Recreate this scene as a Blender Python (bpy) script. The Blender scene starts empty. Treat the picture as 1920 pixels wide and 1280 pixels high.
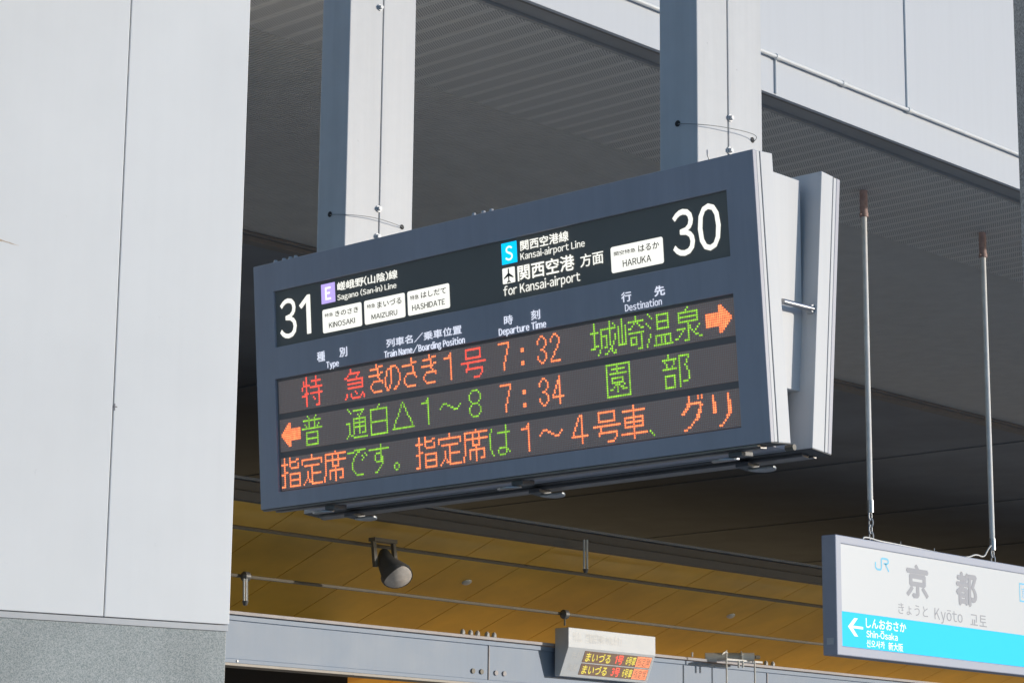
import bpy, math, random
import numpy as np
from mathutils import Vector, Matrix
random.seed(7)
scene = bpy.context.scene
COL = scene.collection

# ------------------------------------------------------------------ camera, world, sun, exposure
EYE = 1.6
RW = np.array([[0.73102, -0.13517, -0.66883], [0.68229, 0.15845, 0.71371], [0.00950, -0.97808, 0.20805]])
_q, _ = np.linalg.qr(RW.T)
RW = (_q * np.sign(np.sum(_q * RW.T, axis=0))).T
FPX = 4475.587
cam = bpy.data.cameras.new("camera")
camo = bpy.data.objects.new("camera", cam)
COL.objects.link(camo)
cam.sensor_width = 36.0
cam.lens = FPX / 1920 * 36.0
cam.clip_start = 0.1
cam.clip_end = 1000
cx_, cy_, cz_ = RW[:, 0], -RW[:, 1], -RW[:, 2]
camo.matrix_world = Matrix([[cx_[i], cy_[i], cz_[i], (0, 0, EYE)[i]] for i in range(3)] + [[0, 0, 0, 1]])
scene.camera = camo

SUN_AZ = math.radians(39)      # measured from +X towards +Y
SUN_EL = math.radians(7.2)
world = bpy.data.worlds.new("World")
scene.world = world
world.use_nodes = True
wn = world.node_tree
sky = wn.nodes.new("ShaderNodeTexSky")
sky.sky_type = 'NISHITA'
sky.sun_disc = False
sky.sun_elevation = SUN_EL
sky.sun_rotation = math.pi / 2 - SUN_AZ
sky.air_density = 1.0
sky.dust_density = 0.4
sky.ozone_density = 4.0
bg = wn.nodes["Background"]
bg.inputs["Strength"].default_value = 0.15
wn.links.new(sky.outputs[0], bg.inputs["Color"])

sd = bpy.data.lights.new("sun", 'SUN')
sd.energy = 2.0
sd.angle = math.radians(1.2)
sd.color = (0.92, 0.86, 0.78)
so = bpy.data.objects.new("sun", sd)
COL.objects.link(so)
sv = Vector((math.cos(SUN_AZ) * math.cos(SUN_EL), math.sin(SUN_AZ) * math.cos(SUN_EL), math.sin(SUN_EL)))
so.rotation_euler = sv.to_track_quat('Z', 'Y').to_euler()
so.location = (20, 20, 20)

vs = scene.view_settings
vs.view_transform = 'Standard'
vs.look = 'None'
vs.gamma = 1.0
vs.use_curve_mapping = False
vs.exposure = 0.5

# ------------------------------------------------------------------ helpers
def ray(px, py):
    return RW @ np.array([px - 960.0, py - 640.0, FPX])
E0 = np.array([0, 0, EYE])
def atX(px, py, X):
    r = ray(px, py); return r * (X / r[0]) + E0
def atY(px, py, Y):
    r = ray(px, py); return r * (Y / r[1]) + E0
def atZ(px, py, Z):
    r = ray(px, py); return r * ((Z - EYE) / r[2]) + E0

def mat(name, color, rough=0.5, metal=0.0, var=0.06, scale=6.0, bump=0.0, bscale=60.0, emit=None, estr=0.0, spec=0.5, coat=0.0, streak=0.0, specks=0.0):
    m = bpy.data.materials.new(name)
    m.use_nodes = True
    nt = m.node_tree
    b = nt.nodes["Principled BSDF"]
    b.inputs["Roughness"].default_value = rough
    b.inputs["Metallic"].default_value = metal
    b.inputs["Specular IOR Level"].default_value = spec
    b.inputs["Coat Weight"].default_value = coat
    tc = nt.nodes.new("ShaderNodeTexCoord")
    if var > 0:
        n = nt.nodes.new("ShaderNodeTexNoise")
        n.inputs["Scale"].default_value = scale
        n.inputs["Detail"].default_value = 6
        n.inputs["Roughness"].default_value = 0.6
        nt.links.new(tc.outputs["Object"], n.inputs["Vector"])
        r = nt.nodes.new("ShaderNodeMapRange")
        r.inputs["From Min"].default_value = 0.3
        r.inputs["From Max"].default_value = 0.7
        r.inputs["To Min"].default_value = 1 - var
        r.inputs["To Max"].default_value = 1 + var
        nt.links.new(n.outputs["Fac"], r.inputs["Value"])
        mx = nt.nodes.new("ShaderNodeVectorMath")
        mx.operation = 'SCALE'
        mx.inputs[0].default_value = color
        nt.links.new(r.outputs[0], mx.inputs["Scale"])
        last = mx.outputs[0]
        def layer(last, mapping, sc_, lo, hi, amin, amax):
            mp = nt.nodes.new("ShaderNodeMapping"); mp.inputs["Scale"].default_value = mapping
            nt.links.new(tc.outputs["Object"], mp.inputs["Vector"])
            nn = nt.nodes.new("ShaderNodeTexNoise"); nn.inputs["Scale"].default_value = sc_; nn.inputs["Detail"].default_value = 5; nn.inputs["Roughness"].default_value = 0.65
            nt.links.new(mp.outputs[0], nn.inputs["Vector"])
            rr = nt.nodes.new("ShaderNodeMapRange"); rr.inputs["From Min"].default_value = lo; rr.inputs["From Max"].default_value = hi
            rr.inputs["To Min"].default_value = amin; rr.inputs["To Max"].default_value = amax
            nt.links.new(nn.outputs["Fac"], rr.inputs["Value"])
            m3 = nt.nodes.new("ShaderNodeVectorMath"); m3.operation = 'SCALE'
            nt.links.new(last, m3.inputs[0]); nt.links.new(rr.outputs[0], m3.inputs["Scale"])
            return m3.outputs[0]
        if streak > 0: last = layer(last, (9, 9, 0.35), 2.0, 0.42, 0.72, 1.0, 1.0 - streak)
        if specks > 0: last = layer(last, (1, 1, 0.8), 26.0, 0.70, 0.76, 1.0, 1.0 - specks)
        nt.links.new(last, b.inputs["Base Color"])
        r2 = nt.nodes.new("ShaderNodeMapRange")
        r2.inputs["To Min"].default_value = max(0.02, rough - 0.08)
        r2.inputs["To Max"].default_value = min(1, rough + 0.1)
        nt.links.new(n.outputs["Fac"], r2.inputs["Value"])
        nt.links.new(r2.outputs[0], b.inputs["Roughness"])
    else:
        b.inputs["Base Color"].default_value = (*color, 1)
    if bump > 0:
        n2 = nt.nodes.new("ShaderNodeTexNoise")
        n2.inputs["Scale"].default_value = bscale
        n2.inputs["Detail"].default_value = 4
        nt.links.new(tc.outputs["Object"], n2.inputs["Vector"])
        bp = nt.nodes.new("ShaderNodeBump")
        bp.inputs["Strength"].default_value = bump
        bp.inputs["Distance"].default_value = 0.01
        nt.links.new(n2.outputs["Fac"], bp.inputs["Height"])
        nt.links.new(bp.outputs[0], b.inputs["Normal"])
    if emit is not None:
        b.inputs["Emission Color"].default_value = (*emit, 1)
        b.inputs["Emission Strength"].default_value = estr
    return m

class MB:
    def __init__(s):
        s.v = []; s.f = []
    def hexa(s, p):
        n = len(s.v)
        s.v += [tuple(map(float, q)) for q in p]
        for q in ((0, 3, 2, 1), (4, 5, 6, 7), (0, 1, 5, 4), (1, 2, 6, 5), (2, 3, 7, 6), (3, 0, 4, 7)):
            s.f.append(tuple(n + i for i in q))
        return s
    def box(s, x0, x1, y0, y1, z0, z1):
        x0, x1 = sorted((x0, x1)); y0, y1 = sorted((y0, y1)); z0, z1 = sorted((z0, z1))
        return s.hexa([(x0, y0, z0), (x1, y0, z0), (x1, y1, z0), (x0, y1, z0), (x0, y0, z1), (x1, y0, z1), (x1, y1, z1), (x0, y1, z1)])
    def fbox(s, F, u0, u1, v0, v1, d0, d1):
        # box in a frame; F(u, v, d) returns a world point
        return s.hexa([F(u0, v0, d0), F(u1, v0, d0), F(u1, v1, d0), F(u0, v1, d0), F(u0, v0, d1), F(u1, v0, d1), F(u1, v1, d1), F(u0, v1, d1)])
    def tube(s, pts, r, n=8, caps=True):
        pts = [np.array(p, float) for p in pts]
        rr = r if isinstance(r, (list, tuple)) else [r] * len(pts)
        base = len(s.v)
        prev = None
        for i, p in enumerate(pts):
            t = pts[min(i + 1, len(pts) - 1)] - pts[max(i - 1, 0)]
            t = t / np.linalg.norm(t)
            if prev is None:
                a = np.array([0, 0, 1.0]) if abs(t[2]) < 0.9 else np.array([1.0, 0, 0])
            else:
                a = prev
            a = a - t * (a @ t); a /= np.linalg.norm(a); prev = a
            b = np.cross(t, a)
            for k in range(n):
                w = 2 * math.pi * k / n
                s.v.append(tuple(p + rr[i] * (math.cos(w) * a + math.sin(w) * b)))
        for i in range(len(pts) - 1):
            for k in range(n):
                s.f.append((base + i * n + k, base + i * n + (k + 1) % n, base + (i + 1) * n + (k + 1) % n, base + (i + 1) * n + k))
        if caps:
            s.f.append(tuple(base + k for k in range(n))[::-1])
            s.f.append(tuple(base + (len(pts) - 1) * n + k for k in range(n)))
        return s
    def poly(s, pts, F, d0, d1):
        # outline pts (u, v) extruded from d0 to d1 in frame F
        n = len(pts); b = len(s.v)
        s.v += [tuple(F(u, v, d0)) for u, v in pts] + [tuple(F(u, v, d1)) for u, v in pts]
        s.f.append(tuple(range(b, b + n))[::-1]); s.f.append(tuple(range(b + n, b + 2 * n)))
        for i in range(n):
            j = (i + 1) % n
            s.f.append((b + i, b + j, b + n + j, b + n + i))
        return s
    def torus(s, c, ax1, ax2, R1, R2, r, n=14, m=6):
        c = np.array(c); ax1 = np.array(ax1, float); ax2 = np.array(ax2, float); nx = np.cross(ax1, ax2)
        b = len(s.v)
        for i in range(n):
            w = 2 * math.pi * i / n
            d = math.cos(w) * ax1 * R1 + math.sin(w) * ax2 * R2
            dn = d / np.linalg.norm(d)
            for k in range(m):
                q = 2 * math.pi * k / m
                s.v.append(tuple(c + d + r * (math.cos(q) * dn + math.sin(q) * nx)))
        for i in range(n):
            for k in range(m):
                s.f.append((b + i * m + k, b + ((i + 1) % n) * m + k, b + ((i + 1) % n) * m + (k + 1) % m, b + i * m + (k + 1) % m))
        return s
    def build(s, name, m, parent=None, bevel=0.0, smooth=False, **props):
        me = bpy.data.meshes.new(name)
        off = np.zeros(3)
        if parent is not None:
            q = parent
            while q is not None:
                off += np.array(q.location); q = q.parent
        vv = np.array(s.v) - off
        me.from_pydata(vv.tolist(), [], s.f)
        me.materials.append(m)
        import bmesh
        bm = bmesh.new(); bm.from_mesh(me)
        bmesh.ops.recalc_face_normals(bm, faces=bm.faces)
        bm.to_mesh(me); bm.free()
        if smooth:
            for p in me.polygons: p.use_smooth = True
            try: me.set_sharp_from_angle(angle=math.radians(40))
            except Exception: pass
        o = bpy.data.objects.new(name, me)
        COL.objects.link(o)
        if parent is not None: o.parent = parent
        if bevel > 0:
            bv = o.modifiers.new("bevel", 'BEVEL'); bv.width = bevel; bv.segments = 2; bv.limit_method = 'ANGLE'
            bv.harden_normals = False
        for k, v in props.items(): o[k] = v
        return o

def raw(name, verts, faces, m, parent=None, **props):
    me = bpy.data.meshes.new(name)
    off = np.zeros(3)
    q = parent
    while q is not None:
        off += np.array(q.location); q = q.parent
    me.from_pydata((np.asarray(verts) - off).tolist(), [], faces)
    me.materials.append(m)
    o = bpy.data.objects.new(name, me); COL.objects.link(o)
    if parent is not None: o.parent = parent
    for k, v in props.items(): o[k] = v
    return o

def thing(name, loc, label, cat, group=None):
    o = bpy.data.objects.new(name, None)
    o.empty_display_size = 0.1
    o.location = tuple(map(float, loc)); COL.objects.link(o)
    o["label"] = label; o["category"] = cat
    if group: o["group"] = group
    return o
def struct(name, loc=(0, 0, 0)):
    o = bpy.data.objects.new(name, None); o.location = tuple(map(float, loc)); COL.objects.link(o)
    o["kind"] = "structure"
    return o

_tc = {}
def glyph(ch):
    if ch in '１Ｉ－':
        b = glyph('Ｈ')[0][:, 1].min(); t = glyph('Ｈ')[0][:, 1].max()
        if ch == '１': return np.array([(.30, b), (.40, b), (.40, t), (.325, t), (.11, t - .17), (.165, t - .235), (.30, t - .125)]), [(0, 1, 2, 3, 6), (3, 4, 5, 6)]
        if ch == 'Ｉ': return np.array([(.1, b), (.185, b), (.185, t), (.1, t)]), [(0, 1, 2, 3)]
        return np.array([(.1, .24), (.34, .24), (.34, .31), (.1, .31)]), [(0, 1, 2, 3)]
    if ch not in _tc:
        c = bpy.data.curves.new('t', 'FONT'); c.body = ch; c.resolution_u = 3
        o = bpy.data.objects.new('t', c); COL.objects.link(o)
        me = bpy.data.meshes.new_from_object(o)
        v = np.array([tuple(w.co)[:2] for w in me.vertices]).reshape(-1, 2); f = [tuple(p.vertices) for p in me.polygons]
        COL.objects.unlink(o); bpy.data.objects.remove(o); bpy.data.curves.remove(c); bpy.data.meshes.remove(me)
        _tc[ch] = (v, f)
    return _tc[ch]
def text_raw(s):
    """lay out one line; latin letters are taken from the wide forms of the CJK face and set proportionally"""
    V_, F_ = [], []
    x = 0.0
    for ch in s:
        if ch == ' ':
            x += 0.26; continue
        mac = None
        base = ch
        if ch in 'ōŌ': mac = ch; base = 'o' if ch == 'ō' else 'O'
        latin = 33 <= ord(base) <= 126
        if ch in '（）': latin = True; base = '(' if ch == '（' else ')'
        v, f = glyph(chr(ord(base) + 0xFEE0) if latin else base)
        if latin:
            x0, x1 = v[:, 0].min(), v[:, 0].max()
            sb = 0.03 if base in 'rtf-/()' else 0.045
            k = 0.82 if base not in "il1-()I/" else 1.0
            q = np.stack([(v[:, 0] - x0) * k + x + sb, v[:, 1]], 1)
            b = len(V_); V_ += [tuple(w) for w in q]; F_ += [tuple(b + i for i in g) for g in f]
            wd = (x1 - x0) * k
            if mac:
                t = v[:, 1].max() + 0.09; b = len(V_)
                V_ += [(x + sb + wd * .1, t), (x + sb + wd * .9, t), (x + sb + wd * .9, t + .055), (x + sb + wd * .1, t + .055)]
                F_.append((b, b + 1, b + 2, b + 3))
            x += wd + 2 * sb
        else:
            b = len(V_); V_ += [(w[0] + x, w[1]) for w in v]; F_ += [tuple(b + i for i in g) for g in f]
            x += 0.5 if ch in '（' and False else 1.0
    return np.array(V_), F_
CAP = float(glyph('Ｈ')[0][:, 1].max())
CAP0 = float(glyph('Ｈ')[0][:, 1].min())
class Letters:
    """flat print collected on one plane, built as one mesh"""
    def __init__(s, F, d): s.F = F; s.d = d; s.v = []; s.f = []; s.k = 0; s.cuts = []
    def add(s, txt, u0, u1, v0, v1, bold=0.0, cap=False):
        s.cuts.append((len(s.v), len(s.f)))
        v, f = text_raw(txt)
        bx = bold * (u1 - u0) * 0; 
        x0, x1 = v[:, 0].min(), v[:, 0].max()
        if cap: y0, y1 = CAP0, CAP
        else: y0, y1 = v[:, 1].min(), v[:, 1].max()
        em = (v1 - v0) / (y1 - y0)
        w = bold * em
        shifts = [(0, 0)] if bold <= 0 else [(0, 0), (w, 0), (-w, 0), (0, w), (0, -w)]
        for (sx, sy) in shifts:
            b = len(s.v)
            dd = s.d + (s.k % 12) * 0.00012
            s.k += 1
            for q in v:
                s.v.append(tuple(s.F(u0 + w + sx + (q[0] - x0) / (x1 - x0) * (u1 - u0 - 2 * w), v0 + w + sy + (q[1] - y0) / (y1 - y0) * (v1 - v0 - 2 * w), dd)))
            s.f += [tuple(b + i for i in g) for g in f]
    def build(s, name, m, parent, **p):
        o = None
        for i, (v0, f0) in enumerate(s.cuts):
            v1, f1 = s.cuts[i + 1] if i + 1 < len(s.cuts) else (len(s.v), len(s.f))
            o = raw(name, s.v[v0:v1], [tuple(k - v0 for k in f) for f in s.f[f0:f1]], m, parent, **p)
        return o

# ------------------------------------------------------------------ materials
M = {}
M['white_paint'] = mat("white_paint", (0.63, 0.63, 0.63), 0.42, streak=0.05, var=0.03, scale=3, bump=0.03, bscale=8)
M['post_paint'] = mat("post_paint", (0.60, 0.60, 0.60), 0.45, streak=0.07, specks=0.3, var=0.05, scale=5, bump=0.06, bscale=25)
M['grey_face'] = mat("grey_face_paint", (0.47, 0.455, 0.495), 0.38, streak=0.08, var=0.05, scale=2, bump=0.02)
M['metal'] = mat("brushed_metal", (0.45, 0.45, 0.47), 0.32, 0.9, var=0.1, scale=20)
M['zinc'] = mat("zinc_steel", (0.5, 0.5, 0.5), 0.38, 0.8, var=0.15, scale=40)
M['bolt'] = mat("bolt_steel", (0.55, 0.55, 0.55), 0.45, 0.2, var=0.08, scale=60)
M['dark_gap'] = mat("dark_gap", (0.02, 0.02, 0.022), 0.7, var=0)
M['black_panel'] = mat("black_acrylic", (0.23, 0.215, 0.19), 0.32, var=0.04, scale=3)
M['led_back'] = mat("led_backing", (0.74, 0.44, 0.33), 0.6, var=0.03)
M['led_black'] = mat("led_frame_black", (0.25, 0.21, 0.19), 0.55, var=0.03)
M['lit_white'] = mat("backlit_white", (0.6, 0.6, 0.56), 0.5, var=0, emit=(0.95, 0.93, 0.84), estr=0.72)
M['lit_label'] = mat("backlit_label_white", (0.6, 0.62, 0.66), 0.5, var=0, emit=(0.82, 0.85, 0.95), estr=0.6)
M['lit_purple'] = mat("backlit_purple", (0.4, 0.3, 0.6), 0.5, var=0, emit=(0.52, 0.40, 0.86), estr=0.72)
M['lit_cyan'] = mat("backlit_cyan", (0.0, 0.3, 0.5), 0.5, var=0, emit=(0.0, 0.55, 1.0), estr=0.85)
M['ink'] = mat("dark_print", (0.03, 0.035, 0.03), 0.6, var=0)
def led_mat(name, col, st):
    m = mat(name, (0.1, 0.1, 0.1), 0.4, var=0, emit=col, estr=st)
    nt = m.node_tree; b = nt.nodes["Principled BSDF"]
    tc = nt.nodes.new("ShaderNodeTexCoord"); n = nt.nodes.new("ShaderNodeTexNoise"); n.inputs["Scale"].default_value = 45; n.inputs["Detail"].default_value = 3
    nt.links.new(tc.outputs["Object"], n.inputs["Vector"])
    rr = nt.nodes.new("ShaderNodeMapRange"); rr.inputs["From Min"].default_value = 0.3; rr.inputs["From Max"].default_value = 0.7
    rr.inputs["To Min"].default_value = st * 0.68; rr.inputs["To Max"].default_value = st * 1.3
    nt.links.new(n.outputs["Fac"], rr.inputs["Value"]); nt.links.new(rr.outputs[0], b.inputs["Emission Strength"])
    return m
M['led_off'] = mat("led_unlit", (0.85, 0.67, 0.56), 0.25, var=0)
M['led_red'] = led_mat("led_red", (1.0, 0.085, 0.05), 1.2)
M['led_orange'] = led_mat("led_orange", (1.0, 0.23, 0.075), 1.3)
M['led_green'] = led_mat("led_green", (0.36, 0.88, 0.04), 0.75)
M['fascia'] = mat("fascia_paint", (0.55, 0.57, 0.60), 0.5, streak=0.025, var=0.02, scale=1.0, bump=0.02, bscale=3)
M['clad'] = mat("cladding_paint", (0.90, 0.90, 0.89), 0.45, streak=0.012, specks=0.12, var=0.03, scale=1.2, bump=0.03, bscale=4)
M['soffit_edge'] = mat("soffit_edge", (0.34, 0.33, 0.32), 0.6, var=0.12, scale=2)
M['rib'] = mat("rib_grey", (0.66, 0.63, 0.585), 0.6, var=0.06)
M['trim_brown'] = mat("trim_brown", (0.20, 0.185, 0.17), 0.6, var=0.1)
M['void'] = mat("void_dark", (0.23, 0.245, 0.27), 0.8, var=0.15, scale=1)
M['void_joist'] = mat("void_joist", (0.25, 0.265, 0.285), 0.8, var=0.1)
M['edge_beam'] = mat("edge_beam_grey", (0.11, 0.108, 0.105), 0.6, var=0.1)
M['beam_blue'] = mat("beam_light_blue", (0.245, 0.32, 0.44), 0.5, streak=0.04, var=0.08, scale=1.5, bump=0.05, bscale=10)
M['beam_edge'] = mat("beam_edge", (0.50, 0.47, 0.48), 0.6, var=0.15, scale=6)
M['conduit'] = mat("conduit_grey", (0.17, 0.15, 0.115), 0.5, var=0.1)
M['rod_brown'] = mat("rod_brown", (0.50, 0.34, 0.30), 0.7, var=0.3, scale=20)
M['rod_white'] = mat("rod_white", (0.80, 0.77, 0.72), 0.5, var=0.12, scale=8)
M['sign_grey'] = mat("sign_frame_grey", (0.42, 0.44, 0.52), 0.45, var=0.04)
M['sign_white'] = mat("sign_face_white", (0.66, 0.67, 0.67), 0.4, var=0)
M['sign_cyan'] = mat("sign_glow_cyan", (0.02, 0.46, 0.74), 0.6, spec=0.15, var=0, emit=(0.03, 0.62, 1.0), estr=0.42)  # band is no lamp; added emission paints its brightness into the cyan
M['print_grey'] = mat("print_grey", (0.36, 0.36, 0.39), 0.5, var=0)
M['print_cyan'] = mat("print_cyan", (0.15, 0.62, 0.85), 0.5, var=0)
M['print_glow_white'] = mat("print_glow_white", (0.8, 0.82, 0.82), 0.5, var=0, emit=(0.9, 0.92, 0.92), estr=0.3)  # plain print with added glow, so it stands out from the band
M['glass_lamp'] = mat("lamp_glass", (0.75, 0.68, 0.62), 0.25, 0.0, var=0.2, scale=8, coat=0.5)
M['dark_metal'] = mat("dark_metal", (0.14, 0.14, 0.14), 0.5, 0.3, var=0.1)
M['floor'] = mat("platform_concrete", (0.55, 0.54, 0.52), 0.8, var=0.15, scale=0.5)
M['wire'] = mat('wire_grey', (0.22, 0.22, 0.21), 0.6, var=0)
M['tube_white'] = mat("tube_white", (0.75, 0.75, 0.72), 0.4, var=0)

def per_object_tone(m, amt):
    nt = m.node_tree; b = nt.nodes["Principled BSDF"]; src = b.inputs["Base Color"].links[0].from_socket
    oi = nt.nodes.new("ShaderNodeObjectInfo"); rr = nt.nodes.new("ShaderNodeMapRange")
    rr.inputs["To Min"].default_value = 1 - amt; rr.inputs["To Max"].default_value = 1 + amt
    nt.links.new(oi.outputs["Random"], rr.inputs["Value"])
    sc = nt.nodes.new("ShaderNodeVectorMath"); sc.operation = 'SCALE'
    nt.links.new(src, sc.inputs[0]); nt.links.new(rr.outputs[0], sc.inputs["Scale"]); nt.links.new(sc.outputs[0], b.inputs["Base Color"])
    return m
def yellow_mat():
    m = mat("yellow_ceiling_panel", (0.80, 0.50, 0.075), 0.36, 0.2, var=0.2, scale=0.7)
    return m
M['yellow'] = per_object_tone(yellow_mat(), 0.07)

def granite_mat(name, base, light, dark):
    m = bpy.data.materials.new(name); m.use_nodes = True
    nt = m.node_tree; b = nt.nodes["Principled BSDF"]
    tc = nt.nodes.new("ShaderNodeTexCoord")
    v = nt.nodes.new("ShaderNodeTexVoronoi"); v.inputs["Scale"].default_value = 260
    nt.links.new(tc.outputs["Object"], v.inputs["Vector"])
    cr = nt.nodes.new("ShaderNodeValToRGB")
    cr.color_ramp.elements[0].color = (*dark, 1); cr.color_ramp.elements[0].position = 0.1
    cr.color_ramp.elements[1].color = (*light, 1); cr.color_ramp.elements[1].position = 0.95
    e = cr.color_ramp.elements.new(0.5); e.color = (*base, 1)
    sep = nt.nodes.new("ShaderNodeSeparateColor")
    nt.links.new(v.outputs["Color"], sep.inputs[0]); nt.links.new(sep.outputs[0], cr.inputs[0])
    n = nt.nodes.new("ShaderNodeTexNoise"); n.inputs["Scale"].default_value = 2.5; n.inputs["Detail"].default_value = 5
    nt.links.new(tc.outputs["Object"], n.inputs["Vector"])
    mr = nt.nodes.new("ShaderNodeMapRange"); mr.inputs["To Min"].default_value = 0.75; mr.inputs["To Max"].default_value = 1.25
    nt.links.new(n.outputs["Fac"], mr.inputs["Value"])
    sc = nt.nodes.new("ShaderNodeVectorMath"); sc.operation = 'SCALE'
    nt.links.new(cr.outputs[0], sc.inputs[0]); nt.links.new(mr.outputs[0], sc.inputs["Scale"])
    nt.links.new(sc.outputs[0], b.inputs["Base Color"])
    b.inputs["Roughness"].default_value = 0.35
    return m
M['granite'] = granite_mat("granite", (0.41, 0.43, 0.42), (0.54, 0.55, 0.53), (0.27, 0.31, 0.30))
M['granite_dark'] = granite_mat("granite_dark", (0.22, 0.24, 0.235), (0.44, 0.46, 0.45), (0.06, 0.08, 0.08))

def perforated_mat():
    m = bpy.data.materials.new("perforated_panel"); m.use_nodes = True
    nt = m.node_tree; b = nt.nodes["Principled BSDF"]
    tc = nt.nodes.new("ShaderNodeTexCoord"); sx = nt.nodes.new("ShaderNodeSeparateXYZ")
    nt.links.new(tc.outputs["Object"], sx.inputs[0])
    def mth(op, a, bb=None):
        n = nt.nodes.new("ShaderNodeMath"); n.operation = op
        for i, q in enumerate((a, bb)):
            if q is None: continue
            if isinstance(q, (int, float)): n.inputs[i].default_value = q
            else: nt.links.new(q, n.inputs[i])
        return n.outputs[0]
    p = 0.0175
    X = mth('DIVIDE', sx.outputs[0], p); Y = mth('DIVIDE', sx.outputs[1], p * 0.87)
    row = mth('FLOOR', Y)
    half = mth('MULTIPLY', mth('MODULO', mth('ABSOLUTE', row), 2.0), 0.5)
    fx = mth('SUBTRACT', mth('FRACT', mth('ADD', X, half)), 0.5)
    fy = mth('MULTIPLY', mth('SUBTRACT', mth('FRACT', Y), 0.5), 0.87)
    d = mth('SQRT', mth('ADD', mth('MULTIPLY', fx, fx), mth('MULTIPLY', fy, fy)))
    hole = mth('LESS_THAN', d, 0.27)
    band = mth('LESS_THAN', mth('ABSOLUTE', sx.outputs[1]), 0.053)
    h = mth('MULTIPLY', hole, band)
    mix = nt.nodes.new("ShaderNodeMix"); mix.data_type = 'RGBA'
    nt.links.new(h, mix.inputs[0])
    mix.inputs[6].default_value = (0.68, 0.65, 0.60, 1); mix.inputs[7].default_value = (0.05, 0.05, 0.05, 1)
    nt.links.new(mix.outputs[2], b.inputs["Base Color"])
    b.inputs["Roughness"].default_value = 0.55
    return m
M['perf'] = per_object_tone(perforated_mat(), 0.035)

def pillar_mat():
    m = mat("pillar_cladding", (0.74, 0.76, 0.79), 0.5, var=0.02, scale=1.2, bump=0.03, bscale=4)
    return m

# ------------------------------------------------------------------ setting: ground, roof, soffit
MB().box(-120, 120, -120, 120, -0.3, 0).build("platform_floor", M['floor'], kind="structure")

ZS = 4.533 + EYE                     # underside of the perforated soffit
XF = -8.40                           # fascia plane
roof = struct("roof", (-20, 10, ZS + 0.1))
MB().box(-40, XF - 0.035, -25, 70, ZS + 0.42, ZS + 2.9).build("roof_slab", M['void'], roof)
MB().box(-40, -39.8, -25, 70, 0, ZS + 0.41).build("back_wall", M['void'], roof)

fas = struct("fascia", (XF, 12, ZS))
zj = 4.775 + EYE
yj = [-18.7 + 3 * i for i in range(30)]
for i in range(len(yj) - 1):
    MB().box(XF - 0.03, XF, yj[i] + 0.0015, yj[i + 1] - 0.0015, ZS, zj - 0.004).build("fascia_panel", M['fascia'], fas, bevel=0.002)
yj2 = [-17.26 + 3 * i for i in range(30)]
for i in range(len(yj2) - 1):
    MB().box(XF - 0.03, XF, yj2[i] + 0.0015, yj2[i + 1] - 0.0015, zj + 0.004, ZS + 3.0).build("fascia_panel", M['fascia'], fas, bevel=0.002)
MB().box(XF - 0.05, XF - 0.032, -20, 70, ZS, ZS + 3).build("fascia_backing", M['trim_brown'], fas)

# pipe run on the fascia
M["pipe_white"] = mat("pipe_white", (0.82, 0.82, 0.80), 0.4, var=0.05, scale=12)
pr = thing("conduit_run", (XF + 0.02, 12, zj), "thin white conduit running along the pale fascia high on the right", "conduit")
def yzc(p): return (XF + 0.022, p[1], p[2])
a = atX(1238, 21, XF + 0.022); b = atX(1905, 286, XF + 0.022)
zc = (a[2] + b[2]) / 2
MB().tube([(XF + 0.022, -5, zc), (XF + 0.022, 12.0, zc)], 0.0135, 10).tube([(XF + 0.022, 11.9, zc), (XF + 0.022, 30, zc)], 0.0125, 10).build("pipe", M['pipe_white'], pr, smooth=True)
MB().tube([(XF + 0.006, 11.30, ZS + 0.01), (XF + 0.006, 11.30, zc - 0.01)], 0.0085, 8).build("branch_pipe", M['pipe_white'], pr, smooth=True)
MB().tube([(XF + 0.005, 12.74, zc + 0.01), (XF + 0.005, 12.74, ZS + 2.6)], 0.008, 8).build("branch_pipe", M['pipe_white'], pr, smooth=True)
for y in (11.30, 12.74, 12.0):
    MB().tube([(XF + 0.022, y - 0.02, zc), (XF + 0.022, y + 0.02, zc)], 0.018, 10).build("coupling", M['pipe_white'], pr, smooth=True)

sof = struct("soffit", (-9.2, 12, ZS))
MB().box(XF - 0.055, -8.600, -20, 60, ZS + 0.02, ZS + 0.035).build("edge_strip", M['soffit_edge'], sof)
MB().box(-8.603, -8.630, -20, 60, ZS + 0.0, ZS + 0.03).build("edge_bead", mat("bead", (0.40, 0.39, 0.37), 0.5), sof)
pitch = 0.147
pm = None
y0p = 5.0
for i in range(112):
    y = y0p + i * pitch
    if pm is None:
        mb = MB().box(-9.875, -8.634, y - pitch / 2 + 0.0025, y + pitch / 2 - 0.0025, ZS + 0.001, ZS + 0.014)
        ob = mb.build("ceiling_plank", M['perf'], None)
        me = ob.data
        # recentre mesh on its own plank
        for v in me.vertices: v.co -= Vector((-9.25, y, ZS))
        pm = me
    else:
        ob = bpy.data.objects.new("ceiling_plank", pm); COL.objects.link(ob)
    ob.parent = sof
    ob.location = (-9.25 + 9.2, y - 12, 0)
mbx = MB().box(-9.875, -8.634, -20, y0p - pitch, ZS + 0.001, ZS + 0.014).box(-9.875, -8.634, y0p + 112 * pitch, 60, ZS + 0.001, ZS + 0.014)
mbx.build("ceiling_panel", M['soffit_edge'], sof)
MB().box(-9.88, -8.634, -20, 60, ZS + 0.018, ZS + 0.06).build("soffit_backing", M['dark_gap'], sof)
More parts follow.
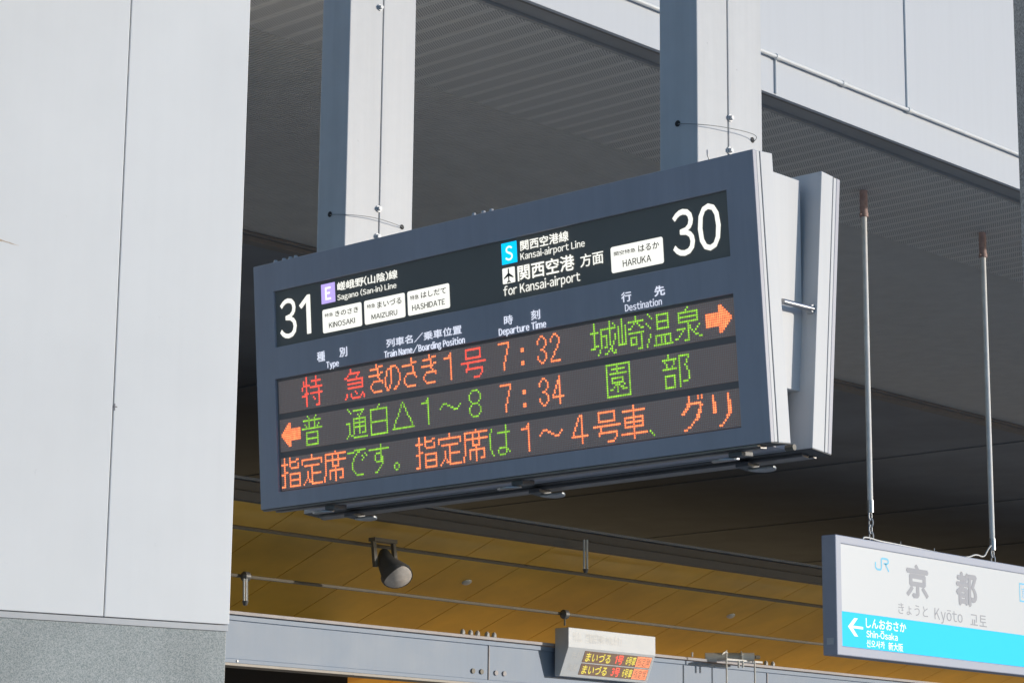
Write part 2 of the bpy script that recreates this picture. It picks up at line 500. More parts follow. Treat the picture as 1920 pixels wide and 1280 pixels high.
# ribbed second strip
XR0, XR1 = -9.84, -13.52
mb = MB()
for i in range(760):
    y = 4.0 + i * 0.0285
    mb.box(XR1, XR0, y, y + 0.018, ZS + 0.05, ZS + 0.075)
mb.build("ceiling_ribs", M['rib'], sof, kind="stuff")
MB().box(XR1, XR0, -20, 60, ZS + 0.078, ZS + 0.10).build("rib_backing", mat("rib_backing", (0.13, 0.13, 0.128), 0.7, var=0.05), sof)
MB().box(XR1 - 0.10, XR1 - 0.001, -20, 60, ZS - 0.02, ZS + 0.12).box(XR1 - 0.002, XR1 + 0.03, -20, 60, ZS + 0.02, ZS + 0.048).build("edge_trim", M['trim_brown'], sof, bevel=0.004)

# dark hall roof behind, with joists
hall = struct("hall_ceiling", (-20, 12, ZS))
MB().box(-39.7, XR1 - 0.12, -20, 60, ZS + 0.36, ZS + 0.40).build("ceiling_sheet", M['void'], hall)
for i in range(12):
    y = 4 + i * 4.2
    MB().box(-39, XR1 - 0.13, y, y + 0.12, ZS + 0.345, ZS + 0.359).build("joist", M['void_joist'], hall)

# ------------------------------------------------------------------ the departure board
S43 = 4.0 / 3.0
TILT = math.radians(4.767)
SO = np.array([-5.3281506, 4.68988213, 1.0444908]) * S43 + E0
U = np.array([1.0, 0, 0]); V = np.array([0, -math.sin(TILT), math.cos(TILT)]); N = np.cross(U, V)
def SF(u, v, d): return SO + U * u + V * v + N * d
def suv(px, py, d=0.0):
    r = ray(px, py); o = SO + N * d - E0
    s = (o @ N) / (r @ N); P = r * s - o
    return P @ U, P @ V
YC = 6.421
def SB(u, v, d):                      # the same box mirrored: the far side of the V
    p = SF(u, v, d); return np.array([p[0], 2 * YC - p[1], p[2]])
P = 0.008
board = thing("departure_board", (-5.9, YC, 2.9), "large double-sided hanging board with track numbers 31 and 30 and three rows of lit characters", "departure board")
FU0, FU1, FV0, FV1 = -0.1252, 2.4207, -0.0701, 0.918
D0 = 0.008
# front bezel with two openings
def holed(mb, F, us, vs_, holes, d0, d1):
    def hole(i, j): return (i, j) in holes
    nu, nv = len(us) - 1, len(vs_) - 1
    for i in range(nu):
        for j in range(nv):
            if hole(i, j): continue
            for d in (d0, d1):
                b = len(mb.v); mb.v += [tuple(F(us[i], vs_[j], d)), tuple(F(us[i + 1], vs_[j], d)), tuple(F(us[i + 1], vs_[j + 1], d)), tuple(F(us[i], vs_[j + 1], d))]
                mb.f.append((b, b + 1, b + 2, b + 3))
            for di, dj, e in ((-1, 0, ((us[i], vs_[j]), (us[i], vs_[j + 1]))), (1, 0, ((us[i + 1], vs_[j]), (us[i + 1], vs_[j + 1]))),
                              (0, -1, ((us[i], vs_[j]), (us[i + 1], vs_[j]))), (0, 1, ((us[i], vs_[j + 1]), (us[i + 1], vs_[j + 1])))):
                a_, b_ = i + di, j + dj
                if a_ < 0 or b_ < 0 or a_ >= nu or b_ >= nv or hole(a_, b_):
                    b = len(mb.v)
                    mb.v += [tuple(F(*e[0], d0)), tuple(F(*e[1], d0)), tuple(F(*e[1], d1)), tuple(F(*e[0], d1))]
                    mb.f.append((b, b + 1, b + 2, b + 3))
HU0, HU1, HV0, HV1 = -0.0076, 2.300, 0.5716, 0.7999
LU0, LU1, LV0, LV1 = -0.016, 2.3016, -0.009, 53.5 * P + 0.016
mb = MB()
holed(mb, SF, [FU0, LU0, HU0, HU1, LU1, FU1], [FV0, LV0, LV1, HV0, HV1, FV1], {(1, 1), (2, 1), (3, 1), (2, 3)}, -0.012, D0)
import bmesh
bz = mb.build("front_bezel", M['grey_face'], board)
bm = bmesh.new(); bm.from_mesh(bz.data); bmesh.ops.remove_doubles(bm, verts=bm.verts, dist=1e-5); bmesh.ops.recalc_face_normals(bm, faces=bm.faces); bm.to_mesh(bz.data); bm.free()
bv = bz.modifiers.new("bevel", 'BEVEL'); bv.width = 0.0018; bv.segments = 1; bv.limit_method = 'ANGLE'
# housings, near side and far side
for F in (SF, SB):
    MB().fbox(F, FU0 + 0.001, FU1 - 0.0005, FV0 + 0.001, FV1 - 0.001, -0.030, -0.0125).build("housing_frame", M['white_paint'], board, bevel=0.002)
    MB().fbox(F, FU0 + 0.003, FU1 - 0.003, FV0 + 0.003, FV1 - 0.003, -0.034, -0.030).build("housing_gap", M['dark_gap'], board)
    MB().fbox(F, FU0 + 0.0005, FU1, FV0, FV1, -0.102, -0.034).build("housing", M['white_paint'], board, bevel=0.002)
MB().fbox(SB, FU0, FU1, FV0, FV1, -0.0124, D0).build("rear_bezel", M['grey_face'], board, bevel=0.002)
# centre core between the two housings
MB().box(-7.17, -4.745, 6.33, 6.52, 1.535 + EYE, 2.283 + EYE).build("core_plate", M['white_paint'], board, bevel=0.002)
MB().box(-7.15, -4.78, 6.375, 6.47, 1.335 + EYE, 1.534 + EYE).build("lower_core", M['grey_face'], board)
# tie rod at the near end
ta = atX(1467, 565, -4.70); tb = atX(1523, 579, -4.70)
MB().tube([ta, tb], 0.0105, 12).build("tie_rod", M['metal'], board, smooth=True)
MB().tube([tb - np.array([0.02, 0, 0]), tb + np.array([0.006, 0, 0])], 0.016, 8).build("tie_rod_nut", M['bolt'], board)
tc = atX(1488, 838, -4.69)
MB().tube([tc + np.array([-0.03, 0, 0]), tc + np.array([0.004, 0, 0])], 0.011, 8).build("tie_rod_nut", M['conduit'], board)
# bottom channels and latches
M['under_dark'] = mat("underside_dark", (0.07, 0.068, 0.066), 0.5, 0.0, var=0.1)
M['channel'] = mat("channel_aluminium", (0.30, 0.28, 0.27), 0.35, 0.6, var=0.12, scale=15)
for F in (SF, SB):
    MB().fbox(F, FU0 + 0.004, FU1 - 0.001, FV0 - 0.0025, FV0 - 0.0004, -0.101, 0.006).build("underside_cover", M['under_dark'], board)
    MB().fbox(F, FU0 + 0.01, FU1 - 0.06, FV0 - 0.008, FV0 - 0.0027, -0.014, 0.004).build("bottom_lip", M['channel'], board)
    MB().fbox(F, FU0 + 0.05, FU1 - 0.07, FV0 - 0.014, FV0 - 0.0027, -0.062, -0.026).build("bottom_channel", M['channel'], board, bevel=0.002)
def latch(F, px, py):
    u, v = suv(px, py)
    mb = MB()
    mb.fbox(F, u + 0.03, u + 0.085, FV0 - 0.030, FV0 - 0.0125, -0.088, -0.020)
    mb.build("latch_block", M['dark_metal'], board, bevel=0.003)
    pts = []
    for k in range(13):
        w = math.pi * k / 12
        pts.append((u + 0.0 - 0.055 * math.cos(w) , -0.020 + 0.045 * math.sin(w) - 0.03))
    G = lambda a_, b_, d_: F(a_, FV0 + d_, b_)
    MB().poly(pts, G, -0.040, -0.031).build("latch_paddle", M['metal'], board, bevel=0.003)
for px, py in ((592, 950), (940, 903), (1345, 852)):
    latch(SF, px, py)
def latch_b(px, py):
    p = atZ(px, py, 1.31 + EYE)
    latch_u = p[0] - SO[0]
    mb = MB().fbox(SB, latch_u - 0.09, latch_u - 0.035, FV0 - 0.030, FV0 - 0.0125, -0.088, -0.020)
    mb.build("latch_block", M['dark_metal'], board, bevel=0.003)
    pts = [(latch_u - 0.055 * math.cos(math.pi * k / 12), -0.06 + 0.05 * math.sin(math.pi * k / 12)) for k in range(13)]
    MB().poly(pts, lambda a_, b_, d_: SB(a_, FV0 + d_, b_), -0.040, -0.030).build("latch_paddle", M['zinc'], board, bevel=0.003)
for px, py in ((672, 960), (1014, 914), (1418, 866)):
    latch_b(px, py)
# small nuts on the top edge
for px, py in ((513, 492), (529, 488.5), (541, 485), (551, 483), (885, 404), (903, 400.5), (918, 396.5)):
    u, v = suv(px, py)
    c = SF(u, FV1, -0.01)
    MB().tube([c, c + np.array([0, 0, 0.012])], [0.009, 0.007], 8).build("nut", M['bolt'], board, smooth=True)
c = atY(1326, 290, 6.20)
MB().tube([c + np.array([0, 0.02, -0.03]), c, c + np.array([-0.008, 0.01, 0.02])], 0.0022, 5).build("wire_end", M['zinc'], board)

# header panel ------------------------------------------------------
hp = MB().fbox(SF, HU0 + 0.0005, HU1 - 0.0005, HV0 + 0.0005, HV1 - 0.0005, -0.0115, -0.002).build("header_panel", M['black_panel'], board)
DH = -0.0008
Z1 = lambda x, y: (500 + x / 5.3333, 480 + y / 5.3333)
Z2 = lambda x, y: (920 + x / 4.0, 340 + y / 4.0)
def ext(Zf, L, R, T, B, d):
    return (suv(*Zf(*L), d)[0], suv(*Zf(*R), d)[0], suv(*Zf(*B), d)[1], suv(*Zf(*T), d)[1])
white = Letters(SF, DH)
def W(lt, Zf, s, L, R, T, B, bold=0.0, cap=False, d=DH):
    u0, u1, v0, v1 = ext(Zf, L, R, T, B, d)
    lt.add(s, u0, u1, v0, v1, bold, cap)
num = Letters(SF, DH)
W(num, Z1, "31", (131, 600), (440, 600), (425, 376), (437, 778), 0.005)
num.build("platform_number", M['lit_white'], board, label="white track number 31")
num = Letters(SF, DH)
W(num, Z2, "30", (1363, 400), (1725, 330), (1640, 163), (1400, 570), 0.008)
num.build("platform_number", M['lit_white'], board, label="white track number 30")
W(white, Z1, "嵯峨野（山陰）線", (707, 320), (1308, 200), (1270, 138), (722, 350), 0.016)
W(white, Z1, "Sagano (San-in) Line", (708, 420), (1298, 310), (1180, 288), (1182, 341), 0.004, True)
W(white, Z2, "関西空港線", (222, 480), (583, 400), (565, 370), (230, 523), 0.016)
W(white, Z2, "Kansai-airport Line", (224, 570), (705, 470), (603, 458), (605, 509), 0.004, True)
W(white, Z2, "関西空港", (203, 690), (628, 620), (610, 545), (215, 748), 0.014)
W(white, Z2, "方面", (672, 600), (845, 570), (830, 517), (690, 645), 0.010)
W(white, Z2, "for Kansai-airport", (97, 830), (672, 720), (210, 771), (212, 838), 0.006, True)
white.build("line_lettering", M['lit_white'], board)
def rrect(u0, u1, v0, v1, r, n=4):
    pts = []
    for cx, cy, a0 in ((u1 - r, v1 - r, 0), (u0 + r, v1 - r, 90), (u0 + r, v0 + r, 180), (u1 - r, v0 + r, 270)):
        for k in range(n + 1):
            w = math.radians(a0 + 90 * k / n); pts.append((cx + r * math.cos(w), cy + r * math.sin(w)))
    return pts
def plate(name, Zf, TL, TR, BR, BL, m, r=0.006, lab=None):
    us = [suv(*Zf(*q), DH) for q in (TL, TR, BR, BL)]
    u0 = (us[0][0] + us[3][0]) / 2; u1 = (us[1][0] + us[2][0]) / 2; v1 = (us[0][1] + us[1][1]) / 2; v0 = (us[2][1] + us[3][1]) / 2
    o = MB().poly(rrect(u0, u1, v0, v1, r), SF, DH - 0.001, DH).build(name, m, board)
    if lab: o['label'] = lab
    return o, (u0, u1, v0, v1)
def sub(parent, m, items, name="lettering", Zf=Z1):
    lt = Letters(SF, DH + 0.0006)
    for it in items: W(lt, Zf, *it, d=DH)
    return lt.build(name, m, parent)
o, _ = plate("line_badge", Z1, (541, 290), (678, 258), (687, 455), (551, 482), M['lit_purple'], 0.001, "lilac square badge with the letter E")
sub(o, M['lit_white'], [("E", (585, 370), (643, 360), (640, 302), (590, 442), 0.02, True)])
o, _ = plate("line_badge", Z2, (79, 467), (191, 448), (200, 605), (85, 626), M['lit_cyan'], 0.001, "sky blue square badge with the letter S")
sub(o, M['lit_white'], [("S", (110, 540), (165, 530), (150, 482), (120, 596), 0.01, True)], Zf=Z2)
o, _ = plate("service_plate", Z1, (553, 541), (945, 460), (955, 697), (567, 772), M['lit_white'], 0.008, "white plate reading KINOSAKI")
sub(o, M['ink'], [("特急", (582, 600), (665, 585), (650, 564), (590, 613), 0.012), ("きのさき", (687, 570), (918, 545), (905, 505), (692, 606), 0.014), ("KINOSAKI", (625, 690), (885, 640), (880, 615), (882, 668), 0.012, True)])
o, _ = plate("service_plate", Z1, (972, 450), (1378, 366), (1388, 607), (983, 688), M['lit_white'], 0.008, "white plate reading MAIZURU")
sub(o, M['ink'], [("特急", (1004, 510), (1086, 495), (1072, 473), (1012, 527), 0.012), ("まいづる", (1108, 490), (1350, 450), (1335, 410), (1120, 520), 0.014), ("MAIZURU", (1050, 600), (1308, 560), (1303, 535), (1305, 586), 0.012, True)])
o, _ = plate("service_plate", Z1, (1405, 358), (1822, 270), (1834, 515), (1415, 598), M['lit_white'], 0.008, "white plate reading HASHIDATE")
sub(o, M['ink'], [("特急", (1436, 425), (1522, 405), (1508, 384), (1445, 442), 0.012), ("はしだて", (1545, 395), (1795, 345), (1780, 314), (1555, 421), 0.014), ("HASHIDATE", (1457, 520), (1783, 460), (1757, 430), (1759, 487), 0.012, True)])
o, _ = plate("service_plate", Z2, (898, 495), (1288, 415), (1299, 610), (908, 692), M['lit_white'], 0.008, "white plate reading HARUKA")
sub(o, M['ink'], [("関空特急", (925, 540), (1087, 515), (1075, 499), (930, 561), 0.012), ("はるか", (1108, 500), (1265, 475), (1245, 452), (1122, 530), 0.014), ("HARUKA", (992, 615), (1205, 580), (995, 592), (997, 642), 0.012, True)], Zf=Z2)
o, (u0, u1, v0, v1) = plate("airport_badge", Z2, (86, 655), (180, 638), (182, 755), (92, 772), M['lit_white'], 0.004, "white badge with a black aeroplane")
cu, cv, w = (u0 + u1) / 2, (v0 + v1) / 2, (u1 - u0) / 2 * 0.8
pl = [(0, 1.0), (.11, .85), (.13, .3), (.95, -.25), (.95, -.42), (.12, -.12), (.09, -.68), (.38, -.9), (.38, -1.02), (0, -.93)]
pl = pl + [(-x, y) for x, y in pl[::-1][1:-1]]
MB().poly([(cu + x * w, cv + y * w * 1.1) for x, y in pl], SF, DH, DH + 0.0006).build("aeroplane_mark", M['ink'], o)

# labels on the bezel ------------------------------------------------
DB = D0 + 0.0007
lab = Letters(SF, DB)
W(lab, Z1, "種", (503, 1010), (582, 990), (560, 950), (525, 1057), 0.012, d=DB)
W(lab, Z1, "別", (728, 960), (805, 950), (790, 905), (742, 1010), 0.012, d=DB)
W(lab, Z1, "Type", (597, 1090), (720, 1070), (610, 1056), (612, 1118), 0.003, True, d=DB)
Z3 = lambda x, y: (470 + x / 2.6667, 480 + y / 2.6667)
W(lab, Z3, "列車名／乗車位置", (678, 430), (1055, 375), (1040, 346), (692, 456), 0.012, d=DB)
W(lab, Z3, "Train Name/Boarding Position", (668, 490), (1070, 420), (680, 475), (682, 507), 0.003, True, d=DB)
W(lab, Z2, "時", (100, 1040), (165, 1030), (150, 1000), (108, 1080), 0.012, d=DB)
W(lab, Z2, "刻", (303, 1000), (370, 985), (360, 958), (312, 1041), 0.012, d=DB)
W(lab, Z2, "Departure Time", (62, 1130), (415, 1075), (66, 1106), (68, 1157), 0.003, True, d=DB)
W(lab, Z2, "行", (980, 870), (1055, 860), (1038, 824), (990, 908), 0.012, d=DB)
W(lab, Z2, "先", (1228, 820), (1305, 805), (1285, 778), (1245, 862), 0.012, d=DB)
W(lab, Z2, "Destination", (1008, 950), (1283, 900), (1012, 924), (1014, 975), 0.003, True, d=DB)
lab.build("column_headings", M['lit_label'], board)

# LED field ----------------------------------------------------------
MB().fbox(SF, LU0 + 0.0005, LU1 - 0.0005, LV0 + 0.0005, LV1 - 0.0005, -0.0118, -0.0035).build("display_backing", M['led_black'], board)
def G(s):
    out = set()
    for part in s.replace('\n', ' ').split(';'):
        part = part.strip()
        if not part: continue
        rs, cs = part.split(':')
        if '-' in rs: a_, b_ = map(int, rs.split('-')); rows = range(a_, b_ + 1)
        else: rows = [int(rs)]
        for c in cs.split(','):
            if '-' in c: a_, b_ = map(int, c.split('-')); cc = range(a_, b_ + 1)
            else: cc = [int(c)]
            for r in rows:
                for q in cc: out.add((r, q))
    return out
GL = {
 '園': G("0:0-13;1:0,6,13;2:0,3-10,13;3:0,6,13;4:0,2-11,13;5:0,13;6:0,3-9,13;7:0,3,9,13;8:0,3-9,13;9:0,5-7,10,13;10:0,4,6,8,9,13;11:0,2,3,6,9-11,13;12:0,6,13;13:0,13;14:0-13"),
 '部': G("0:3;1:3,9-14;2:0-7,9,14;3:1,6,9,13;4:2,6,9,13;5:2,5,9,12;6:0-7,9,13;7:9,13;8:9,14;9:1-6,9,14;10:1,6,9,14;11:1,6,9,14;12:1,6,9,11-13;13:1,6,9;14:1-6,9"),
 '城': G("0:2,11;1:2,11,13;2:2,11,14;3:2,6-14;4:0-4,6,11;5:2,6,11;6:2,6-9,11,14;7:2,6,9,11,14;8:2,6,9,11,14;9:2,6,9,11,13;10:2,3,4,6,9,11,13;11:0,1,2,6,8,9,12;12:5,11,12;13:5,10,12,14;14:4,8,9,13,14"),
 '崎': G("0:2,10;1:2,10;2:2,6-14;3:0,2,4,9,11;4:0,2,4,8,12;5:0,2,4,6,7,13,14;6:0,2,4;7:0,2,4,6-14;8:0,2,4,13;9:0,2,4,7-10,13;10:0,2,4,7,10,13;11:0-4,7,10,13;12:7-10,13;13:13;14:11-13"),
 '温': G("0:1;1:2,6-12;2:3,6,12;3:6,12;4:0,6-12;5:1,6,12;6:2,6,12;7:6-12;9:2;10:2,5-13;11:1,5,8,10,13;12:1,5,8,10,13;13:0,5,8,10,13;14:0,4-14"),
 '泉': G("0:7;1:6;2:2-12;3:2,12;4:2-12;5:2,12;6:2-12;7:7;8:7,8,13;9:1-5,7,8,12;10:4,7,9,11;11:3,7,10;12:2,7,11,12;13:0,1,7,13,14;14:5-7"),
 '>': G("2:8,9;3:8-10;4:8-11;5:1-12;6:1-13;7:1-14;8:1-14;9:1-13;10:1-12;11:8-11;12:8-10;13:8,9"),
 '特': G("0:3,10;1:3,10;2:1,3,7-13;3:1,3,10;4:1-5,10;5:0,3,6-14;6:0,3,12;7:3,12;8:2-4,6-14;9:0-3,12;10:3,8,12;11:3,9,12;12:3,12;13:3,12;14:3,10-12"),
 '急': G("0:5;1:5;2:4-11;3:3,10;4:1,2,9;5:3-13;6:13;7:3-13;8:13;9:3-13;11:8;12:2,5,9,13;13:2,5,12,14;14:1,6-11,14"),
 'き': G("0:7;1:7,9-11;2:3-8;3:8;4:8,10,11;5:2-9;6:8;7:9;8:5-11;9:4,11;10:3;11:3;12:4;13:5-10"),
 'の': G("2:4-7;3:2-4,8;4:1,4,9;5:1,4,9;6:1,4,10;7-9:0,4,10;10:0,4,9;11:0,3,9;12:1,3,7,8;13:1,2,6,7"),
 'さ': G("0:6;1:6;2:6-9;3:0-6;4-6:7;7:3-8;8:2,8;9:1,9;10:1;11:1;12:2;13:3-8"),
 '1': G("1:4;2:3,4;3:0-4;4-13:4"),
 '号': G("1:3-12;2-4:3,12;5:3-12;7:0-15;8:4;9:4;10:3-13;11:3,13;12:13;13:12;14:8-11"),
 '7': G("1:0-6;2:6;3:6;4-6:5;7-9:4;10-13:3"),
 ':': G("5:0,1;6:0,1;11:0,1;12:0,1"),
 '3': G("1:2,3;2:1,4;3:0,5;4:0,5;5:5;6:4;7:2,3;8:4;9:5;10:0,5;11:0,5;12:1,4;13:2,3"),
 '2': G("1:2,3;2:1,4;3:0,5;4:0,5;5:5;6:4;7:4;8:3;9:2;10:2;11:1;12:0;13:0-5"),
 '4': G("1:4;2:4;3:3,4;4:3,4;5:2,4;6:2,4;7:1,4;8:1,4;9:0,4;10:0-6;11-13:4"),
 'F': G("1:5,6;2:4,6;3:4,6;4:3,6;5:3,6;6:2,6;7:2,6;8:1,6;9:1,6;10:0-9;11-13:6"),
 '~': G("5:2-4;6:1,5,6,13;7:0,7,8,12;8:9-11"),
 '8': G("1:2-5;2:1,6;3-5:0,7;6:1,6;7:2-5;8:1,6;9-11:0,7;12:1,6;13:2-5"),
 '普': G("0:4,10;1:5,9;2:1-13;3:5,9;4:2,5,9,12;5:3,5,9,11;6:0-14;8:3-11;9:3,11;10:3,11;11:3-11;12:3,11;13:3,11;14:3-11"),
 '通': G("0:1;1:2,5-12;2:3,11;3:8,10;4:9;5:5-13;6:5,9,13;7:0-2,5-13;8:2,5,9,13;9:2,5-13;10:2,5,9,13;11:2,5,9,13;12:2,5,9,11-13;13:1,3,4;14:0,5-14"),
 '白': G("0:6;1:5;2:0-11;3-7:0,11;8:0-11;9-13:0,11;14:0-11"),
 '△': G("1:7;2:6,8;3:6,8;4:5,9;5:5,9;6:4,10;7:4,10;8:3,11;9:2,12;10:2,12;11:1,13;12:1,13;13:0-14"),
 '指': G("0:2,6;1:2,6,11,12;2:2,6-10;3:0-4,6,12;4:2,6,12;5:2,7-12;6:2;7:2-4;8:0-2,6-13;9:2,6,13;10:2,6,13;11:2,6-13;12:2,6,13;13:2,6,13;14:0-2,6-13"),
 '定': G("0:7;1:7;2:0-14;3:0,14;4:0,14;5:2-12;6:7;7:7;8:4,7;9:4,7-13;10:4,7;11:4,7;12:3,5,7;13:2,5,6,7;14:1,7-14"),
 '席': G("0:8;1:1-15;2:1,6,10;3:1,6,10;4:1-15;5:1,6,10;6:1,6,10;7:1,6-10;8:1,8;9:1,4-13;10-11:1,4,8,13;12:0,4,8,13;13:0,4,8,11-13;14:0,8"),
 'で': G("1:5-12;2:0-4,7,8;3:6,12;4:5,10,13;5:4,11;6:4,10;7-10:3;11:4;12:5;13:6-10"),
 'す': G("0:8;1:8;2:0-13;3:8;4:5-8;5:4,8;6:4,8,9;7:4,8,9;8:5-9;9:9;10:8;11:7;12:6;13:4,5"),
 '。': G("10:2,3;11:1,4;12:1,4;13:2,3"),
 'は': G("0:10;1:1,10;2:1,10;3:0,5-12;4-9:0,10;10:0,6-10;11:1,5,10,11;12:1,5,10,12;13:2,6-9"),
 '車': G("0:7;1:7;2:1-13;3:7;4:7;5:2-12;6:2,7,12;7:2-12;8:2,7,12;9:2-12;10:7;11:7;12:0-14;13:7;14:7"),
 '、': G("12:0;13:1;14:2"),
 'グ': G("0:4,9,11;1:4,9,11;2:4;3:3-10;4:3,4,10,11;5:2,3,10;6:1,2,9,10;7:0,1,9,10;8:8,9;9:8,9;10:7,8;11:6;12:5;13:3,4;14:1,2"),
 'リ': G("1-3:0,8;4-8:0,1,8,9;9:8,9;10:7,8;11:7;12:6;13:5;14:3,4"),
}
GL['<'] = {(r, 15 - c) for r, c in GL['>']}
TXT = [
 [('特', 17, 'r'), ('急', 47, 'r'), ('き', 63, 'o'), ('の', 76, 'o'), ('さ', 88, 'o'), ('き', 99, 'o'), ('1', 116, 'o'), ('号', 127, 'r'),
  ('7', 151, 'o'), (':', 165, 'o'), ('3', 175, 'o'), ('2', 183, 'o'), ('城', 207, 'g'), ('崎', 223, 'g'), ('温', 239, 'g'), ('泉', 255, 'g'), ('>', 271, 'o')],
 [('<', 0, 'o'), ('普', 16, 'g'), ('通', 48, 'g'), ('白', 65, 'g'), ('△', 80, 'g'), ('1', 100, 'g'), ('~', 112, 'g'), ('8', 131, 'g'),
  ('7', 151, 'o'), (':', 165, 'o'), ('3', 175, 'o'), ('4', 183, 'o'), ('園', 215, 'g'), ('部', 247, 'g')],
 [('指', 0, 'o'), ('定', 15, 'o'), ('席', 31, 'o'), ('で', 48, 'g'), ('す', 63, 'g'), ('。', 79, 'g'), ('指', 95, 'o'), ('定', 110, 'o'), ('席', 126, 'o'),
  ('は', 143, 'g'), ('1', 163, 'o'), ('~', 174, 'o'), ('F', 193, 'o'), ('号', 206, 'o'), ('車', 222, 'o'), ('、', 238, 'g'), ('グ', 256, 'o'), ('リ', 273, 'o')],
]
oct_ = [(math.cos(math.radians(22.5 + 45 * k)), math.sin(math.radians(22.5 + 45 * k))) for k in range(8)]
for k in range(3):
    vtop = (53.5 - 19.25 * k) * P
    vb = vtop - 15 * P
    row = MB().fbox(SF, -0.7 * P, 287.6 * P, vb - 0.62 * P, vtop + 0.62 * P, -0.0034, -0.0016).build("display_row", M['led_back'], board,
        label=("top row of characters", "middle row of characters", "bottom row of characters")[k])
    lit = {}
    for g, c0, colr in TXT[k]:
        for (r, c) in GL[g]:
            if 0 <= c0 + c < 288: lit[(r, c0 + c)] = colr
    groups = {'off': [], 'r': [], 'o': [], 'g': []}
    for r in range(16):
        for c in range(288):
            groups[lit.get((r, c), 'off')].append((c * P, vtop - r * P))
    for key, m, rad, nm in (('off', M['led_off'], 0.34 * P, "unlit_led_dots"), ('r', M['led_red'], 0.47 * P, "red_led_dots"), ('o', M['led_orange'], 0.47 * P, "orange_led_dots"), ('g', M['led_green'], 0.44 * P, "green_led_dots")):
        if not groups[key]: continue
        vv = []; ff = []
        for (u, v) in groups[key]:
            b0 = len(vv)
            for (a_, b_) in oct_: vv.append(SF(u + a_ * rad, v + b_ * rad, -0.0012))
            for (a_, b_) in oct_: vv.append(SF(u + a_ * rad * .55, v + b_ * rad * .55, 0.0))
            ff.append(tuple(range(b0 + 8, b0 + 16)))
            for i in range(8): ff.append((b0 + i, b0 + (i + 1) % 8, b0 + 8 + (i + 1) % 8, b0 + 8 + i))
        raw(nm, vv, ff, m, row, kind="stuff")

# ------------------------------------------------------------------ hanging posts over the board
def post(name, pxl, pxm, label, bolts, hole1, hole2, wire, seam_t):
    yf = 6.235
    l = atY(*pxl, yf); m_ = atY(*pxm, yf)
    x0, x1 = l[0], m_[0]
    y1 = yf + 0.37
    zb = 2.318 + EYE; zt = 7.6
    t = thing(name, ((x0 + x1) / 2, (yf + y1) / 2, zb), label, "post", "posts the departure board hangs from")
    ys = yf + 0.37 * seam_t
    MB().box(x0, x1, yf, ys - 0.0015, zb, zt).build("post_shell", M['post_paint'], t, bevel=0.004)
    MB().box(x0 + 0.001, x1 + 0.0015, ys + 0.0015, y1, zb, zt).build("cover_plate", M['post_paint'], t, bevel=0.003)
    MB().box(x0 + 0.01, x1 - 0.004, ys - 0.01, ys + 0.01, zb + 0.01, zt - 0.01).build("post_core", M['dark_gap'], t)
    for px, py in bolts:
        c = atX(px, py, x1)
        MB().tube([c, c + np.array([0.005, 0, 0])], 0.014, 10).build("washer", M['bolt'], t, smooth=True)
        MB().tube([c + np.array([0.004, 0, 0]), c + np.array([0.016, 0, 0])], 0.009, 6).build("bolt", M['bolt'], t)
    h1 = atY(*hole1, yf); h2 = atX(*hole2, x1)
    MB().tube([h1 + np.array([0, -0.001, 0]), h1 + np.array([0, -0.0025, 0])], 0.0115, 12).build("cable_hole", M['dark_gap'], t)
    MB().tube([h2 + np.array([0.002, 0, 0]), h2 + np.array([0.0035, 0, 0])], 0.0105, 12).build("cable_hole", M['dark_gap'], t)
    pts = [h1 + np.array([0.002, 0.01, -0.004]), h1 + np.array([0.006, -0.012, -0.004])]
    for (px, py, off) in wire:
        pts.append(atX(px, py, x1 + off))
    pts += [h2 + np.array([0.012, 0.004, -0.004]), h2 + np.array([-0.005, 0, -0.003])]
    # smooth the wire
    for _ in range(2):
        q = [pts[0]]
        for i in range(len(pts) - 1): q += [pts[i] * .75 + pts[i + 1] * .25, pts[i] * .25 + pts[i + 1] * .75]
        pts = q + [pts[-1]]
    MB().tube(pts, 0.0013, 6).build("security_wire", M['wire'], t, smooth=True)
    return t
post("hanging_post", (594, 440), (646, 460), "left-hand pale square post that carries the departure board, nearer the big white pillar",
     [(712, 15), (709, 392), (707, 444)], (619, 402), (753, 426), [(650, 402, 0.02), (700, 407, 0.022), (735, 418, 0.02)], 0.50)
post("hanging_post", (1237, 300), (1308, 300), "right-hand pale square post above the number 30 on the departure board",
     [(1368, 222), (1367, 283)], (1271, 232), (1410, 263), [(1308, 233, 0.02), (1350, 237, 0.03), (1400, 247, 0.035), (1420, 255, 0.03)], 0.47)
ob = thing("overhead_beam", (-6, 6.42, 7.7), "pale steel beam high above the departure board that both posts hang from", "beam")
MB().box(XF + 0.001, -2.5, 6.30, 6.54, 7.602, 7.62).box(XF + 0.001, -2.5, 6.30, 6.54, 7.88, 7.90).box(XF + 0.001, -2.5, 6.415, 6.425, 7.62, 7.88).build("beam_section", M['white_paint'], ob)

# ------------------------------------------------------------------ large clad pillar on the left
zt = 1.01 + EYE
C0 = atZ(430, 1170, zt)
dv = ray(8100, 0); dv = RW @ np.array([8100 - 960.0, 0, FPX]); 
